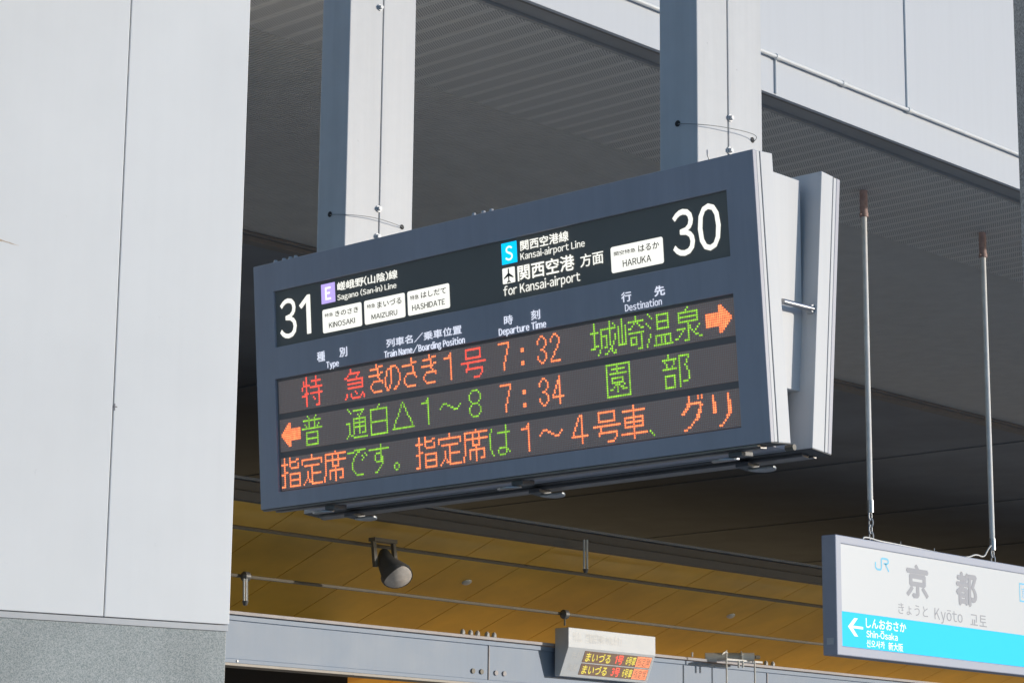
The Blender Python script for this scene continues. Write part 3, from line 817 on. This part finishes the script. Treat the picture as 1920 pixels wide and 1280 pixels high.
# horizontal direction whose vanishing point lies at x = 8100 on the horizon
yh = 640 + 0.0
best = None
for y in range(900, 2600):
    r = ray(8100, y)
    if best is None or abs(r[2]) < best[0]: best = (abs(r[2]), r)
dl = best[1]; dl[2] = 0; dl /= np.linalg.norm(dl)
nl = np.array([dl[1], -dl[0], 0.0])
if nl @ (-(C0 - E0)) < 0: nl = -nl
def PF(s, z, d): return np.array([C0[0], C0[1], 0]) + dl * s + np.array([0, 0, z]) + nl * d
def psz(px, py):
    r = ray(px, py); c = C0 - E0
    k = (c @ nl) / (r @ nl); p = r * k - c
    return p @ dl, p[2] + C0[2]
pil = thing("clad_pillar", PF(-0.6, 0, -0.6), "huge white panelled pillar with a speckled granite base at the left edge", "pillar")
seam, _ = psz(195, 1150)
wdt = 2.2
gap = 0.003
zb_ = zt
clad_top = 9.0
MB().fbox(PF, seam + gap, 0, zb_, clad_top, -0.03, 0).build("cladding_panel", M['clad'], pil, bevel=0.003)
cp = MB().fbox(PF, -wdt, seam - gap, zb_, clad_top, -0.03, 0).build("cladding_panel", M['clad'], pil, bevel=0.003)
MB().fbox(PF, -0.03, 0, zb_, clad_top, -1.4, -0.032).build("side_panel", M['clad'], pil, bevel=0.003)
MB().fbox(PF, -wdt, -0.031, zb_ + 0.001, clad_top - 0.01, -1.4, -0.031).build("pillar_core", mat("sealant", (0.22, 0.22, 0.26), 0.7, var=0.1), pil)
MB().fbox(PF, -wdt, -0.003, zb_ - 0.032, zb_ - 0.004, -1.39, -0.004).build("base_trim", M['white_paint'], pil, bevel=0.002)
MB().fbox(PF, -wdt, -0.010, 0, zb_ - 0.033, -1.38, -0.008).build("granite_base", M['granite'], pil, bevel=0.003)
# rust weeping out of a fixing on the panel
rs, rz = psz(2, 450)
rm = mat("rust_stain", (0.62, 0.40, 0.20), 0.8, var=0.25, scale=40)
rb = MB()
for i in range(16):
    s_ = rs + 0.006 * i - 0.01; h_ = 0.006 * (1 - i / 17) * random.uniform(.5, 1.1); z_ = rz - 0.0009 * i + random.uniform(-.001, .001)
    rb.fbox(PF, s_, s_ + 0.0035, z_ - h_, z_ + h_, 0.0, 0.0006)
rb.build("rust_stain", rm, pil)
ss, sz = psz(215, 762)
MB().fbox(PF, ss - 0.008, ss + 0.012, sz - 0.003, sz + 0.002, 0, 0.002).fbox(PF, ss - 0.004, ss + 0.002, sz - 0.018, sz + 0.014, 0, 0.002).build("sealant_blob", mat("sealant_dark", (0.25, 0.25, 0.25), 0.8), pil)

# granite pillar at the right edge
gp = atZ(1906, 330, EYE + 1.5)
g0 = gp / 1.0
gpil = thing("granite_pillar", (g0[0], g0[1], 0), "dark green-grey granite pillar cut off by the right edge of the view", "pillar")
fw = np.array([0.697, 0.717, 0]); rt = np.array([0.717, -0.697, 0])   # away from and across the view
cvert = atZ(1911, 400, 1.62 + EYE)
def HF(s, z, d): return np.array([cvert[0], cvert[1], 0]) + rt * s + np.array([0, 0, z]) - fw * d
MB().fbox(HF, 0.0, 0.013, 0, 9, -0.4, -0.004).build("edge_strip", M['zinc'], gpil)
for i in range(9):
    MB().fbox(HF, 0.013, 0.7, i * 1.0 + 0.003, i * 1.0 + 0.997, -0.4, 0).build("granite_slab", M['granite_dark'], gpil, bevel=0.002)

# ------------------------------------------------------------------ station name sign
XK = -9.187
zk1 = 2.065 + EYE; zk0 = 1.271 + EYE; yk0 = 12.955; yk1 = yk0 + 2.9
ks = thing("station_name_sign", (XK - 0.06, (yk0 + yk1) / 2, zk0), "white and sky blue station name sign hung on two rods at the lower right", "sign")
def KF(u, v, d): return np.array([XK + d, yk0 + u, zk0 + v])
def kuv(px, py, d=0.0):
    p = atX(px, py, XK + d); return p[1] - yk0, p[2] - zk0
KH = zk1 - zk0; KW = yk1 - yk0
mb = MB()
fr = 0.062
holed(mb, KF, [0, fr, KW - fr, KW], [0, fr, KH - fr + 0.006, KH], {(1, 1)}, -0.115, 0.0)
kb = mb.build("sign_frame", M['sign_grey'], ks)
bm = bmesh.new(); bm.from_mesh(kb.data); bmesh.ops.remove_doubles(bm, verts=bm.verts, dist=1e-5); bmesh.ops.recalc_face_normals(bm, faces=bm.faces); bm.to_mesh(kb.data); bm.free()
bv = kb.modifiers.new("bevel", 'BEVEL'); bv.width = 0.006; bv.segments = 2; bv.limit_method = 'ANGLE'
vband = kuv(1583, 1145)[1]
MB().fbox(KF, fr + .0005, KW - fr - .0005, vband + .0005, KH - fr + .0055, -0.05, -0.006).build("white_face", M['sign_white'], ks)
MB().fbox(KF, fr + .0005, KW - fr - .0005, fr + .0005, vband - .0005, -0.05, -0.006).build("blue_band", M['sign_cyan'], ks)
p = atY(1559, 1201, yk0)
MB().box(p[0] - 0.035, p[0] + 0.02, yk0 - 0.003, yk0 - 0.0005, p[2] - 0.022, p[2] + 0.022).build("end_label", mat("end_label", (0.6, 0.62, 0.65), 0.5), ks)
Z4 = lambda x, y: (1480 + x / 3.3682, 900 + y / 3.3682)
DK = -0.0052
def KW_(lt, s, L, R, T, B, bold=0.0, cap=False):
    u0, _ = kuv(*Z4(*L)); u1, _ = kuv(*Z4(*R)); _, v1 = kuv(*Z4(*T)); _, v0 = kuv(*Z4(*B))
    lt.add(s, u0, u1, v0, v1, bold, cap)
lt = Letters(KF, DK)
KW_(lt, "京", (740, 600), (883, 640), (805, 530), (790, 742), 0.035)
KW_(lt, "都", (1055, 680), (1190, 700), (1110, 578), (1110, 792), 0.035)
lt.build("station_name", M['print_grey'], ks)
lt = Letters(KF, DK)
KW_(lt, "きょうと", (692, 800), (880, 850), (710, 772), (850, 862), 0.0)
KW_(lt, "Kyōto", (922, 840), (1098, 870), (930, 805), (932, 875), -0.008, True)
KW_(lt, "교토", (1148, 880), (1250, 900), (1170, 845), (1195, 918), -0.01)
lt.build("name_reading", M['print_grey'], ks)
lt = Letters(KF, DK)
KW_(lt, "しんおおさか", (487, 900), (742, 945), (500, 868), (720, 958), 0.02)
KW_(lt, "Shin-Ōsaka", (490, 970), (688, 1000), (500, 948), (505, 990), 0.02, True)
KW_(lt, "신오사카", (492, 1030), (606, 1040), (510, 1005), (590, 1062), 0.015)
KW_(lt, "新大阪", (630, 1050), (722, 1062), (650, 1022), (690, 1078), 0.015)
lt.build("next_station_name", M['print_glow_white'], ks)
# arrow
def quadk(mb, pts): mb.poly(pts, KF, DK - 0.0004, DK)
au0, av = kuv(*Z4(375, 920)); au1, _ = kuv(*Z4(470, 930)); _, avt = kuv(*Z4(425, 870)); _, avb = kuv(*Z4(425, 985))
h = (avt - avb) / 2; t_ = h * 0.25
mb = MB()
quadk(mb, [(au0 + t_ * .6, av + t_ * .55), (au1, av + t_ * .55), (au1, av - t_ * .55), (au0 + t_ * .6, av - t_ * .55)])
L_ = (au1 - au0)
quadk(mb, [(au0, av), (au0 + L_ * .42, av + h), (au0 + L_ * .66, av + h), (au0 + L_ * .27, av)])
quadk(mb, [(au0, av - 0.0001), (au0 + L_ * .27, av - 0.0001), (au0 + L_ * .66, av - h), (au0 + L_ * .42, av - h)])
mb.build("direction_arrow", M['print_glow_white'], ks)
# operator's mark, joined J and R
ju0, _ = kuv(*Z4(545, 530)); ju1, _ = kuv(*Z4(636, 560)); _, jv1 = kuv(*Z4(615, 490)); _, jv0 = kuv(*Z4(590, 572))
def jp(x, y): return (ju0 + (ju1 - ju0) * x, jv0 + (jv1 - jv0) * y)
def stroke(mb, pts, w):
    n = len(pts); L = []; Rr = []
    for i in range(n):
        a_ = np.array(pts[max(i - 1, 0)]); b_ = np.array(pts[min(i + 1, n - 1)]); t = (b_ - a_); t /= np.linalg.norm(t)
        nn = np.array([-t[1], t[0]]) * w / 2
        L.append(tuple(np.array(pts[i]) + nn)); Rr.append(tuple(np.array(pts[i]) - nn))
    for i in range(n - 1):
        mb.poly([L[i], L[i + 1], Rr[i + 1], Rr[i]], KF, DK - 0.0004, DK)
mb = MB(); w = (jv1 - jv0) * 0.15
arc = lambda cx, cy, rx, ry, a0, a1, n=7: [jp(cx + rx * math.cos(math.radians(a0 + (a1 - a0) * k / n)), cy + ry * math.sin(math.radians(a0 + (a1 - a0) * k / n))) for k in range(n + 1)]
stroke(mb, [jp(0.04, 0.60)] + arc(0.2, 0.30, 0.16, 0.22, 180, 270) + arc(0.33, 0.30, 0.12, 0.22, 270, 360) + arc(0.55, 0.78, 0.10, 0.15, 180, 90) + arc(0.80, 0.75, 0.14, 0.18, 90, -90) + [jp(0.62, 0.57)], w)
stroke(mb, [jp(0.74, 0.57), jp(0.80, 0.38), jp(0.96, 0.03)], w)
mb.build("operator_mark", M['print_cyan'], ks)
# boxed zone mark at the right edge
zu0, zv1 = kuv(*Z4(1455, 645)); _, zv0 = kuv(*Z4(1458, 765)); zu1 = zu0 + (zv1 - zv0)
mb = MB()
b_ = 0.012
for r_ in ((zu0, zu1, zv1 - b_, zv1), (zu0, zu1, zv0, zv0 + b_), (zu0, zu0 + b_, zv0 + b_, zv1 - b_), (zu1 - b_, zu1, zv0 + b_, zv1 - b_)):
    mb.fbox(KF, *r_, DK - 0.0004, DK)
mb.build("zone_mark", M['print_cyan'], ks)
lt = Letters(KF, DK); lt.add("京", zu0 + .03, zu1 - .03, zv0 + .03, zv1 - .03, 0.0); lt.build("zone_mark_character", M['print_cyan'], ks)

# rods
def hanger(pb, ptop, pend, label):
    b = atX(*pb, XK - 0.055)
    x, y = b[0], b[1]
    t = thing("hanger_rod", (x, y, ZS), label, "rod", "rods holding the station name sign")
    zpb = b[2]
    zbr = ZS - 0.17
    MB().tube([(x, y, zbr), (x, y, ZS + 0.0)], 0.027, 12).build("ceiling_sleeve", M['rod_brown'], t, smooth=True)
    MB().tube([(x, y, zbr - 0.02), (x, y, zbr + 0.008)], 0.031, 12).tube([(x - .0, y - 0.045, zbr - .006), (x, y + 0.045, zbr - .006)], 0.006, 6).build("clamp", M['rod_brown'], t, smooth=True)
    MB().tube([(x, y, zpb + 0.06), (x, y, zbr - 0.018)], 0.0195, 14).build("rod_tube", M['rod_white'], t, smooth=True)
    MB().tube([(x, y, zpb - 0.02), (x, y, zpb + 0.065)], 0.0235, 14).build("rod_socket", M['zinc'], t, smooth=True)
    z = zpb - 0.03
    k = 0
    while z > zk1 - 0.005:
        ax = (1, 0, 0) if k % 2 else (0, 1, 0)
        MB().torus((x, y + (0.004 if k % 2 else -0.004), z - 0.012), ax, (0, 0, 1), 0.016, 0.031, 0.0058).build("chain_link", M['bolt'], t, smooth=True)
        z -= 0.046; k += 1
    return t
hanger((1632, 955), (1627, 352), None, "left hanging rod with brown sleeve, nearer the departure board")
hanger((1861, 1026), (1835, 430), None, "right hanging rod with brown sleeve, nearer the granite pillar")
# cable loosely laid along the top of the sign
cab = thing("loose_cable", (XK - 0.03, 13.2, zk1), "thin pale cable lying along the top of the station name sign", "cable")
pp = [(1618, 1010), (1620, 1006), (1634, 1008.5), (1645, 1013), (1680, 1019.5), (1740, 1031.5), (1790, 1042), (1815, 1045), (1830, 1038), (1845, 1045), (1852, 1030), (1858, 1022)]
pts = [atX(q[0], q[1], XK - 0.02) for q in pp]
for _ in range(2):
    q = [pts[0]]
    for i in range(len(pts) - 1): q += [pts[i] * .75 + pts[i + 1] * .25, pts[i] * .25 + pts[i + 1] * .75]
    pts = q + [pts[-1]]
MB().tube(pts, 0.0055, 6).build("cable_strand", M['rod_white'], cab, smooth=True)
for i_ in (1689, 1752):
    c = atX(i_, 1020 + (i_ - 1689) * .2, XK - 0.02)
    MB().tube([c, c + np.array([0, 0, 0.02])], 0.0025, 5).build("cable_tie", M['rod_white'], cab)

# ------------------------------------------------------------------ yellow ceiling, beam and fittings beyond the tracks
XY = -18.0
YT = atX(860, 997, XY); zyt = YT[2]
beta = math.radians(20)
def YF(s, y, d): return np.array([XY - s * math.cos(beta) - d * math.sin(beta) * -1, y, zyt - s * math.sin(beta) - d * math.cos(beta) * 1.0])
yel = struct("yellow_ceiling", (XY, 20, zyt))
yp = 0.0
ja = atX(931, 1009, XY)[1]; jb = atX(1147, 1040, XY)[1]
pw = abs(jb - ja) / 2
y0 = ja - pw * 10
for i in range(34):
    ya = y0 + i * pw
    MB().hexa([YF(0, ya + .006, 0), YF(0, ya + pw - .006, 0), YF(5.2, ya + pw - .006, 0), YF(5.2, ya + .006, 0),
               YF(0, ya + .006, -0.03), YF(0, ya + pw - .006, -0.03), YF(5.2, ya + pw - .006, -0.03), YF(5.2, ya + .006, -0.03)]).build("ceiling_panel", M['yellow'], yel)
MB().hexa([YF(0, -10, -0.034), YF(0, 60, -0.034), YF(5.2, 60, -0.034), YF(5.2, -10, -0.034), YF(0, -10, -0.06), YF(0, 60, -0.06), YF(5.2, 60, -0.06), YF(5.2, -10, -0.06)]).build("ceiling_backing", M['dark_gap'], yel)
eb = thing("edge_beam", (XY, 20, zyt), "dark grey edge beam running above the yellow ceiling", "beam")
he = atX(860, 963, XY)[2] - zyt
MB().box(XY, XY + 0.10, -10, 60, zyt - 0.01, zyt + he * 0.45).build("lower_web", M['edge_beam'], eb, bevel=0.01)
MB().box(XY - 0.03, XY + 0.05, -10, 60, zyt + he * 0.45 + .002, zyt + he).build("upper_web", M['edge_beam'], eb, bevel=0.01)
MB().box(XY - 0.05, XY + 0.09, -10, 60, zyt + he + .002, zyt + he + 0.03).build("top_flange", M['void_joist'], eb)
# two conduits under the yellow ceiling
def conduit(pa, pb, X, r, label):
    a = atX(*pa, X); b = atX(*pb, X); z = (a[2] + b[2]) / 2
    t = thing("ceiling_conduit", (X, (a[1] + b[1]) / 2, z), label, "conduit", "dark conduits under the yellow ceiling")
    MB().tube([(X, 5, a[2]), (X, a[1], a[2]), (X, b[1], b[2]), (X, 45, b[2])], r, 8).build("conduit_tube", M['conduit'], t, smooth=True)
    return t
conduit((560, 1003), (1300, 1104), -18.25, 0.021, "upper dark conduit under the yellow ceiling, level with the floodlight bracket")
conduit((520, 1087), (1360, 1186), -18.7, 0.018, "lower dark conduit under the yellow ceiling, just above the pale beam")
# floodlight
fl = thing("floodlight", atX(735, 1020, -18.1), "round floodlight with a dark bracket under the yellow ceiling", "floodlight")
def fp(px, py, X=-18.1): return atX(px, py, X)
for (pa, pb) in (((700, 1013), (704, 1062)), ((737, 1016), (742, 1062))):
    a, b = fp(*pa), fp(*pb)
    MB().hexa([b + [-.02, -.022, 0], b + [.02, -.022, 0], b + [.02, .022, 0], b + [-.02, .022, 0], a + [-.02, -.022, 0], a + [.02, -.022, 0], a + [.02, .022, 0], a + [-.02, .022, 0]]).build("bracket_arm", M['conduit'], fl)
a, b = fp(697, 1012), fp(739, 1017)
MB().box(a[0] - .05, a[0] + .05, a[1], b[1], a[2] - .01, a[2] + .03).build("bracket_top", M['conduit'], fl)
c0 = fp(722, 1046); c1 = fp(735, 1078, -18.0); lensn = np.array([0.55, -0.35, -0.72]); lensn /= np.linalg.norm(lensn)
c2 = fp(744, 1080, -17.95)
MB().tube([c0 - lensn * 0.10, c0, c0 + lensn * 0.06, c2 - lensn * .02, c2], [0.05, 0.085, 0.095, 0.165, 0.17], 20).build("lamp_housing", M['dark_metal'], fl, smooth=True)
MB().tube([c2 + lensn * .001, c2 + lensn * .025, c2 + lensn * .04], [0.158, 0.13, 0.02], 24).build("lamp_lens", M['glass_lamp'], fl, smooth=True)
# twin pendant tubes
def twin(px, pt, pb_, X, label, m):
    t = thing("twin_tube", atX(px, pt, X), label, "fitting", "slim twin fittings under the yellow ceiling")
    for dx in (-4, 4):
        a = atX(px + dx * .7, pt, X); b = atX(px + dx * .7, pb_, X)
        MB().tube([a, b], 0.012, 8).build("tube", m, t, smooth=True)
    a = atX(px, pb_, X)
    MB().tube([a + [0, 0, -.045], a + [0, 0, .0]], [0.02, 0.035], 10).build("end_fitting", M['dark_metal'], t, smooth=True)
twin(1098, 1011, 1066, -17.7, "bright twin tube fitting hanging below the dark edge beam", M['tube_white'])
twin(460, 1084, 1126, -18.6, "dull twin tube fitting beside the white pillar, above the pale beam", M['zinc'])
jx = thing("junction_knob", atX(1059, 1151, -18.66), "round dark knob on the lower conduit above the small departure sign", "fitting")
c = atX(1059, 1151, -18.66)
MB().tube([c + [0, -.05, .0], c + [0, -.03, 0], c + [0, .03, 0], c + [0, .05, 0]], [.02, .055, .055, .02], 10).build("knob_body", M['dark_metal'], jx, smooth=True)
MB().tube([c, c + [0, 0, -.13]], 0.012, 6).build("knob_stem", M['conduit'], jx)
j2 = thing("junction_knob", atX(461, 1080, -18.66), "round dark knob on the lower conduit beside the white pillar", "fitting")
c = atX(461, 1080, -18.66)
MB().tube([c + [0, -.06, .0], c + [0, -.03, 0], c + [0, .03, 0], c + [0, .06, 0]], [.02, .05, .05, .02], 10).build("knob_body", M['dark_metal'], j2, smooth=True)
# downlights set in the yellow ceiling
def onyel(px, py):
    r = ray(px, py); n = np.cross(YF(1, 0, 0) - YF(0, 0, 0), [0, 1, 0]); o = YF(0, 0, 0) - E0
    return r * ((o @ n) / (r @ n)) + E0
for px, py, lb in ((875, 1090, "small pale round downlight in the yellow ceiling, right of the floodlight"), (1370, 1153, "small pale round downlight in the yellow ceiling, left of the station name sign")):
    c = onyel(px, py); nn = np.array([math.sin(beta), 0, -math.cos(beta)])
    t = thing("downlight", c, lb, "downlight", "downlights in the yellow ceiling")
    MB().tube([c, c + nn * 0.015, c + nn * 0.03], [0.06, 0.055, 0.03], 14).build("downlight_cover", M['tube_white'], t, smooth=True)

XBm = -19.0
bt = 2.385 + EYE; bb = 1.824 + EYE
beam = thing("steel_beam", (XBm, 22, bb), "long pale blue steel beam with bolted splices crossing the bottom of the view", "beam")
MB().box(XBm - 0.22, XBm + 0.04, 4, 60, bt - 0.035, bt).build("top_flange", M['beam_edge'], beam, bevel=0.004)
MB().box(XBm - 0.02, XBm + 0.025, 4, 60, bt - 0.095, bt - 0.045).build("top_angle", M['beam_blue'], beam, bevel=0.004)
jn = [4, atX(916, 1230, XBm)[1], atX(1438, 1270, XBm)[1], 45]
ysp = [4, 9.9] + [jn[1], jn[2]] + [jn[2] + (jn[2] - jn[1])]
for i in range(len(ysp) - 1):
    MB().box(XBm - 0.06, XBm, ysp[i] + .008, ysp[i + 1] - .008, bb + 0.075, bt - 0.0955).build("web_plate", M['beam_blue'], beam, bevel=0.003)
for y in ysp[1:]:
    MB().box(XBm - 0.01, XBm + 0.012, y - 0.007, y + 0.007, bb + 0.075, bt - 0.096).build("stiffener", M['beam_edge'], beam)
    for dy in (-0.26, -0.12, 0.12, 0.26):
        c = np.array([XBm + 0.001, y + dy, bb + 0.16])
        MB().tube([c, c + [0.016, 0, 0]], 0.03, 8).build("bolt", M['conduit'] if dy < 0 else M['beam_edge'], beam, smooth=True)
MB().box(XBm - 0.02, XBm + 0.022, 4, 60, bb + 0.03, bb + 0.074).build("bottom_angle", M['beam_blue'], beam, bevel=0.004)
MB().box(XBm - 0.22, XBm + 0.045, 4, 60, bb, bb + 0.028).build("bottom_flange", mat("flange_cream", (0.55, 0.50, 0.44), 0.6, var=0.1), beam, bevel=0.003)
for px in (866, 881, 894, 912, 925, 1434, 1447):
    p = atX(px, 1190, XBm)
    MB().tube([(XBm + .01, p[1], bt), (XBm + .01, p[1], bt + .04), (XBm + .01, p[1], bt + .06)], [.03, .028, .012], 8).build("beam_knob", M['bolt'], beam, smooth=True)
for dy in range(1):
    p = atX(442, 1238, XBm); MB().tube([(XBm + .02, p[1], bb + .05), (XBm + .032, p[1], bb + .05)], .012, 8).build("beam_screw", M['bolt'], beam)

# interior seen under the beam
inn = struct("inner_hall", (-24, 20, 2))
yd = atX(652, 1265, -21)[1]
MB().box(-21.1, -21, 0, yd, 0, 3.75).build("dark_partition", M['dark_gap'], inn)
MB().box(-28, -20.2, yd + .01, 60, 3.28, 3.31).build("lower_ceiling", mat("lower_ceiling_cream_glow", (0.62, 0.50, 0.28), 0.6, var=0.2, scale=2, emit=(0.75, 0.55, 0.30), estr=0.18), inn)  # interior light painted in: the cream ceiling itself glows faintly
for i in range(10):
    MB().box(-27, -20.3, yd + 1 + i * 1.4, yd + 1.12 + i * 1.4, 3.19, 3.275).build("lower_joist", M['edge_beam'], inn)

# small LED sign on the beam
XS = -18.72
small = thing("boarding_sign", atX(1140, 1240, XS), "small pale grey boarding sign with two lit rows in front of the pale blue beam", "sign")
def sp(px, py, X=XS): return atX(px, py, X)
tl, tr = sp(1066, 1175), sp(1229, 1193)
zt_, zm_, zb2 = tl[2], sp(1061, 1213)[2], None
ys0, ys1 = tl[1], tr[1]
# face: short upright top, then a slope running back and down
pm_ = sp(1061, 1211); zm_ = pm_[2]
slope_dx = 0.14
pbx = XS - slope_dx
pb2 = atX(1049, 1266, pbx); zb2 = pb2[2]
ys_b = ys0
prof = [(XS, zt_), (XS, zm_), (pbx, zb2), (XS - 0.215, zb2), (XS - 0.215, zt_)]
v_ = []
for y in (ys0, ys1):
    for (x_, z_) in prof: v_.append((x_, y, z_))
mb = MB(); mb.v = v_; mb.f = [(0, 1, 2, 3, 4), (9, 8, 7, 6, 5)] + [(i, 5 + i, 5 + (i + 1) % 5, (i + 1) % 5) for i in range(5)]
mb.build("sign_case", mat("case_grey", (0.66, 0.70, 0.75), 0.45, var=0.03), small, bevel=0.006)
SW = ys1 - ys0
sl = math.hypot(slope_dx, zm_ - zb2)
e1 = np.array([0, 1.0, 0]); e2 = np.array([slope_dx, 0, zm_ - zb2]) / sl; e3 = np.cross(e1, e2)
if e3[0] < 0: e3 = -e3
def BF(u, v, d): return np.array([pbx, ys0, zb2]) + e1 * u + e2 * v + e3 * d
def TF(u, v, d): return np.array([XS + d, ys0 + u, zm_ + v])
ht = zt_ - zm_
lt = Letters(TF, 0.001)
lt.add("特急", 0.05 * SW, 0.15 * SW, 0.28 * ht, 0.78 * ht, 0.02)
lt.add("当駅発列車の乗車口", 0.19 * SW, 0.60 * SW, 0.28 * ht, 0.78 * ht, 0.02)
lt.build("sign_heading", mat("pale_print", (0.78, 0.79, 0.80), 0.5, var=0), small)
lt = Letters(BF, 0.001)
lt.add("先発", 0.06 * SW, 0.17 * SW, 0.62 * sl, 0.86 * sl, 0.01)
lt.add("次発", 0.06 * SW, 0.17 * SW, 0.20 * sl, 0.44 * sl, 0.01)
lt.build("row_heading", bpy.data.materials["pale_print"], small)
for k, (v0, v1, nn_) in enumerate(((0.53 * sl, 0.92 * sl, "1号"), (0.10 * sl, 0.49 * sl, "3号"))):
    r_ = MB().fbox(BF, 0.195 * SW, 0.97 * SW, v0, v1, 0.0, 0.004).build("display_row", mat("small_led_back", (0.32, 0.22, 0.17), 0.5, var=0.05), small)
    hv = v1 - v0
    for s, a_, b_, m, nm in (("まいづる", .22, .50, M.setdefault('led_yellow', led_mat("led_yellow", (0.75, 0.62, 0.06), 0.95)), "yellow_characters"),
                         (nn_, .55, .645, M['led_red'], "red_characters"),
                         ("6号車", .68, .79, M['led_yellow'], "yellow_characters")):
        lt = Letters(BF, 0.005); lt.add(s, a_ * SW, b_ * SW, v0 + .1 * hv, v1 - .1 * hv, 0.012); lt.build(nm, m, r_)
    MB().fbox(BF, 0.80 * SW, 0.965 * SW, v0 + .04 * hv, v1 - .04 * hv, 0.0042, 0.005).build("orange_block", led_mat("led_orange_block", (1.0, 0.28, 0.12), 0.9), r_)
    lt = Letters(BF, 0.0056); lt.add("指定席", .81 * SW, .955 * SW, v0 + .12 * hv, v1 - .12 * hv, 0.0); lt.build("block_characters", bpy.data.materials["small_led_back"], r_)

# bracket with pipe lamp lying on the beam
br = thing("pipe_bracket", (XBm + .3, atX(1370, 1230, XBm)[1], bt), "white pipe and bracket with thin drop rods sitting on the pale beam", "bracket")
def bp_(px, py, X=XBm + .25): return atX(px, py, X)
a = bp_(1295, 1233); b = bp_(1415, 1231)
MB().tube([bp_(1322, 1231, -19.0), bp_(1414, 1231, -18.55)], 0.055, 16).build("pipe", M['tube_white'], br, smooth=True)
MB().tube([bp_(1360, 1230, -18.81), bp_(1361, 1230, -18.80)], 0.065, 16).build("pipe_collar", M['tube_white'], br, smooth=True)
MB().tube([bp_(1389, 1230, -18.67), bp_(1391, 1230, -18.66)], 0.07, 16).build("pipe_collar", M['tube_white'], br, smooth=True)
c = bp_(1416, 1231, -18.55)
MB().tube([c, c + [0.02, .06, 0]], 0.025, 8).build("pipe_plug", M['conduit'], br)
c0 = bp_(1362, 1235, -18.6); c1 = bp_(1430, 1241, -18.6)
MB().hexa([c0 + [-.15, 0, -.012], c0 + [.0, 0, -.012], c1 + [.0, 0, -.012], c1 + [-.15, 0, -.012], c0 + [-.15, 0, .012], c0 + [0, 0, .012], c1 + [0, 0, .012], c1 + [-.15, 0, .012]]).build("bracket_plate", M['white_paint'], br)
for px, py, ln in ((1362, 1222, .9), (1415, 1238, .9)):
    c = bp_(px, py, -18.58); MB().tube([c, c - [0, 0, ln]], 0.011, 8).build("drop_rod", M['rod_white'], br, smooth=True)
for px in (1385, 1393):
    c = bp_(px, 1238, -18.58); MB().tube([c, c - [0, 0, .085]], 0.014, 8).build("stub_rod", M['tube_white'], br, smooth=True)
for px, py in ((1298, 1222), (1362, 1218)):
    c = bp_(px, py, -18.9); MB().tube([c, c - [0, 0, .055]], 0.012, 6).build("pin", M['tube_white'], br)
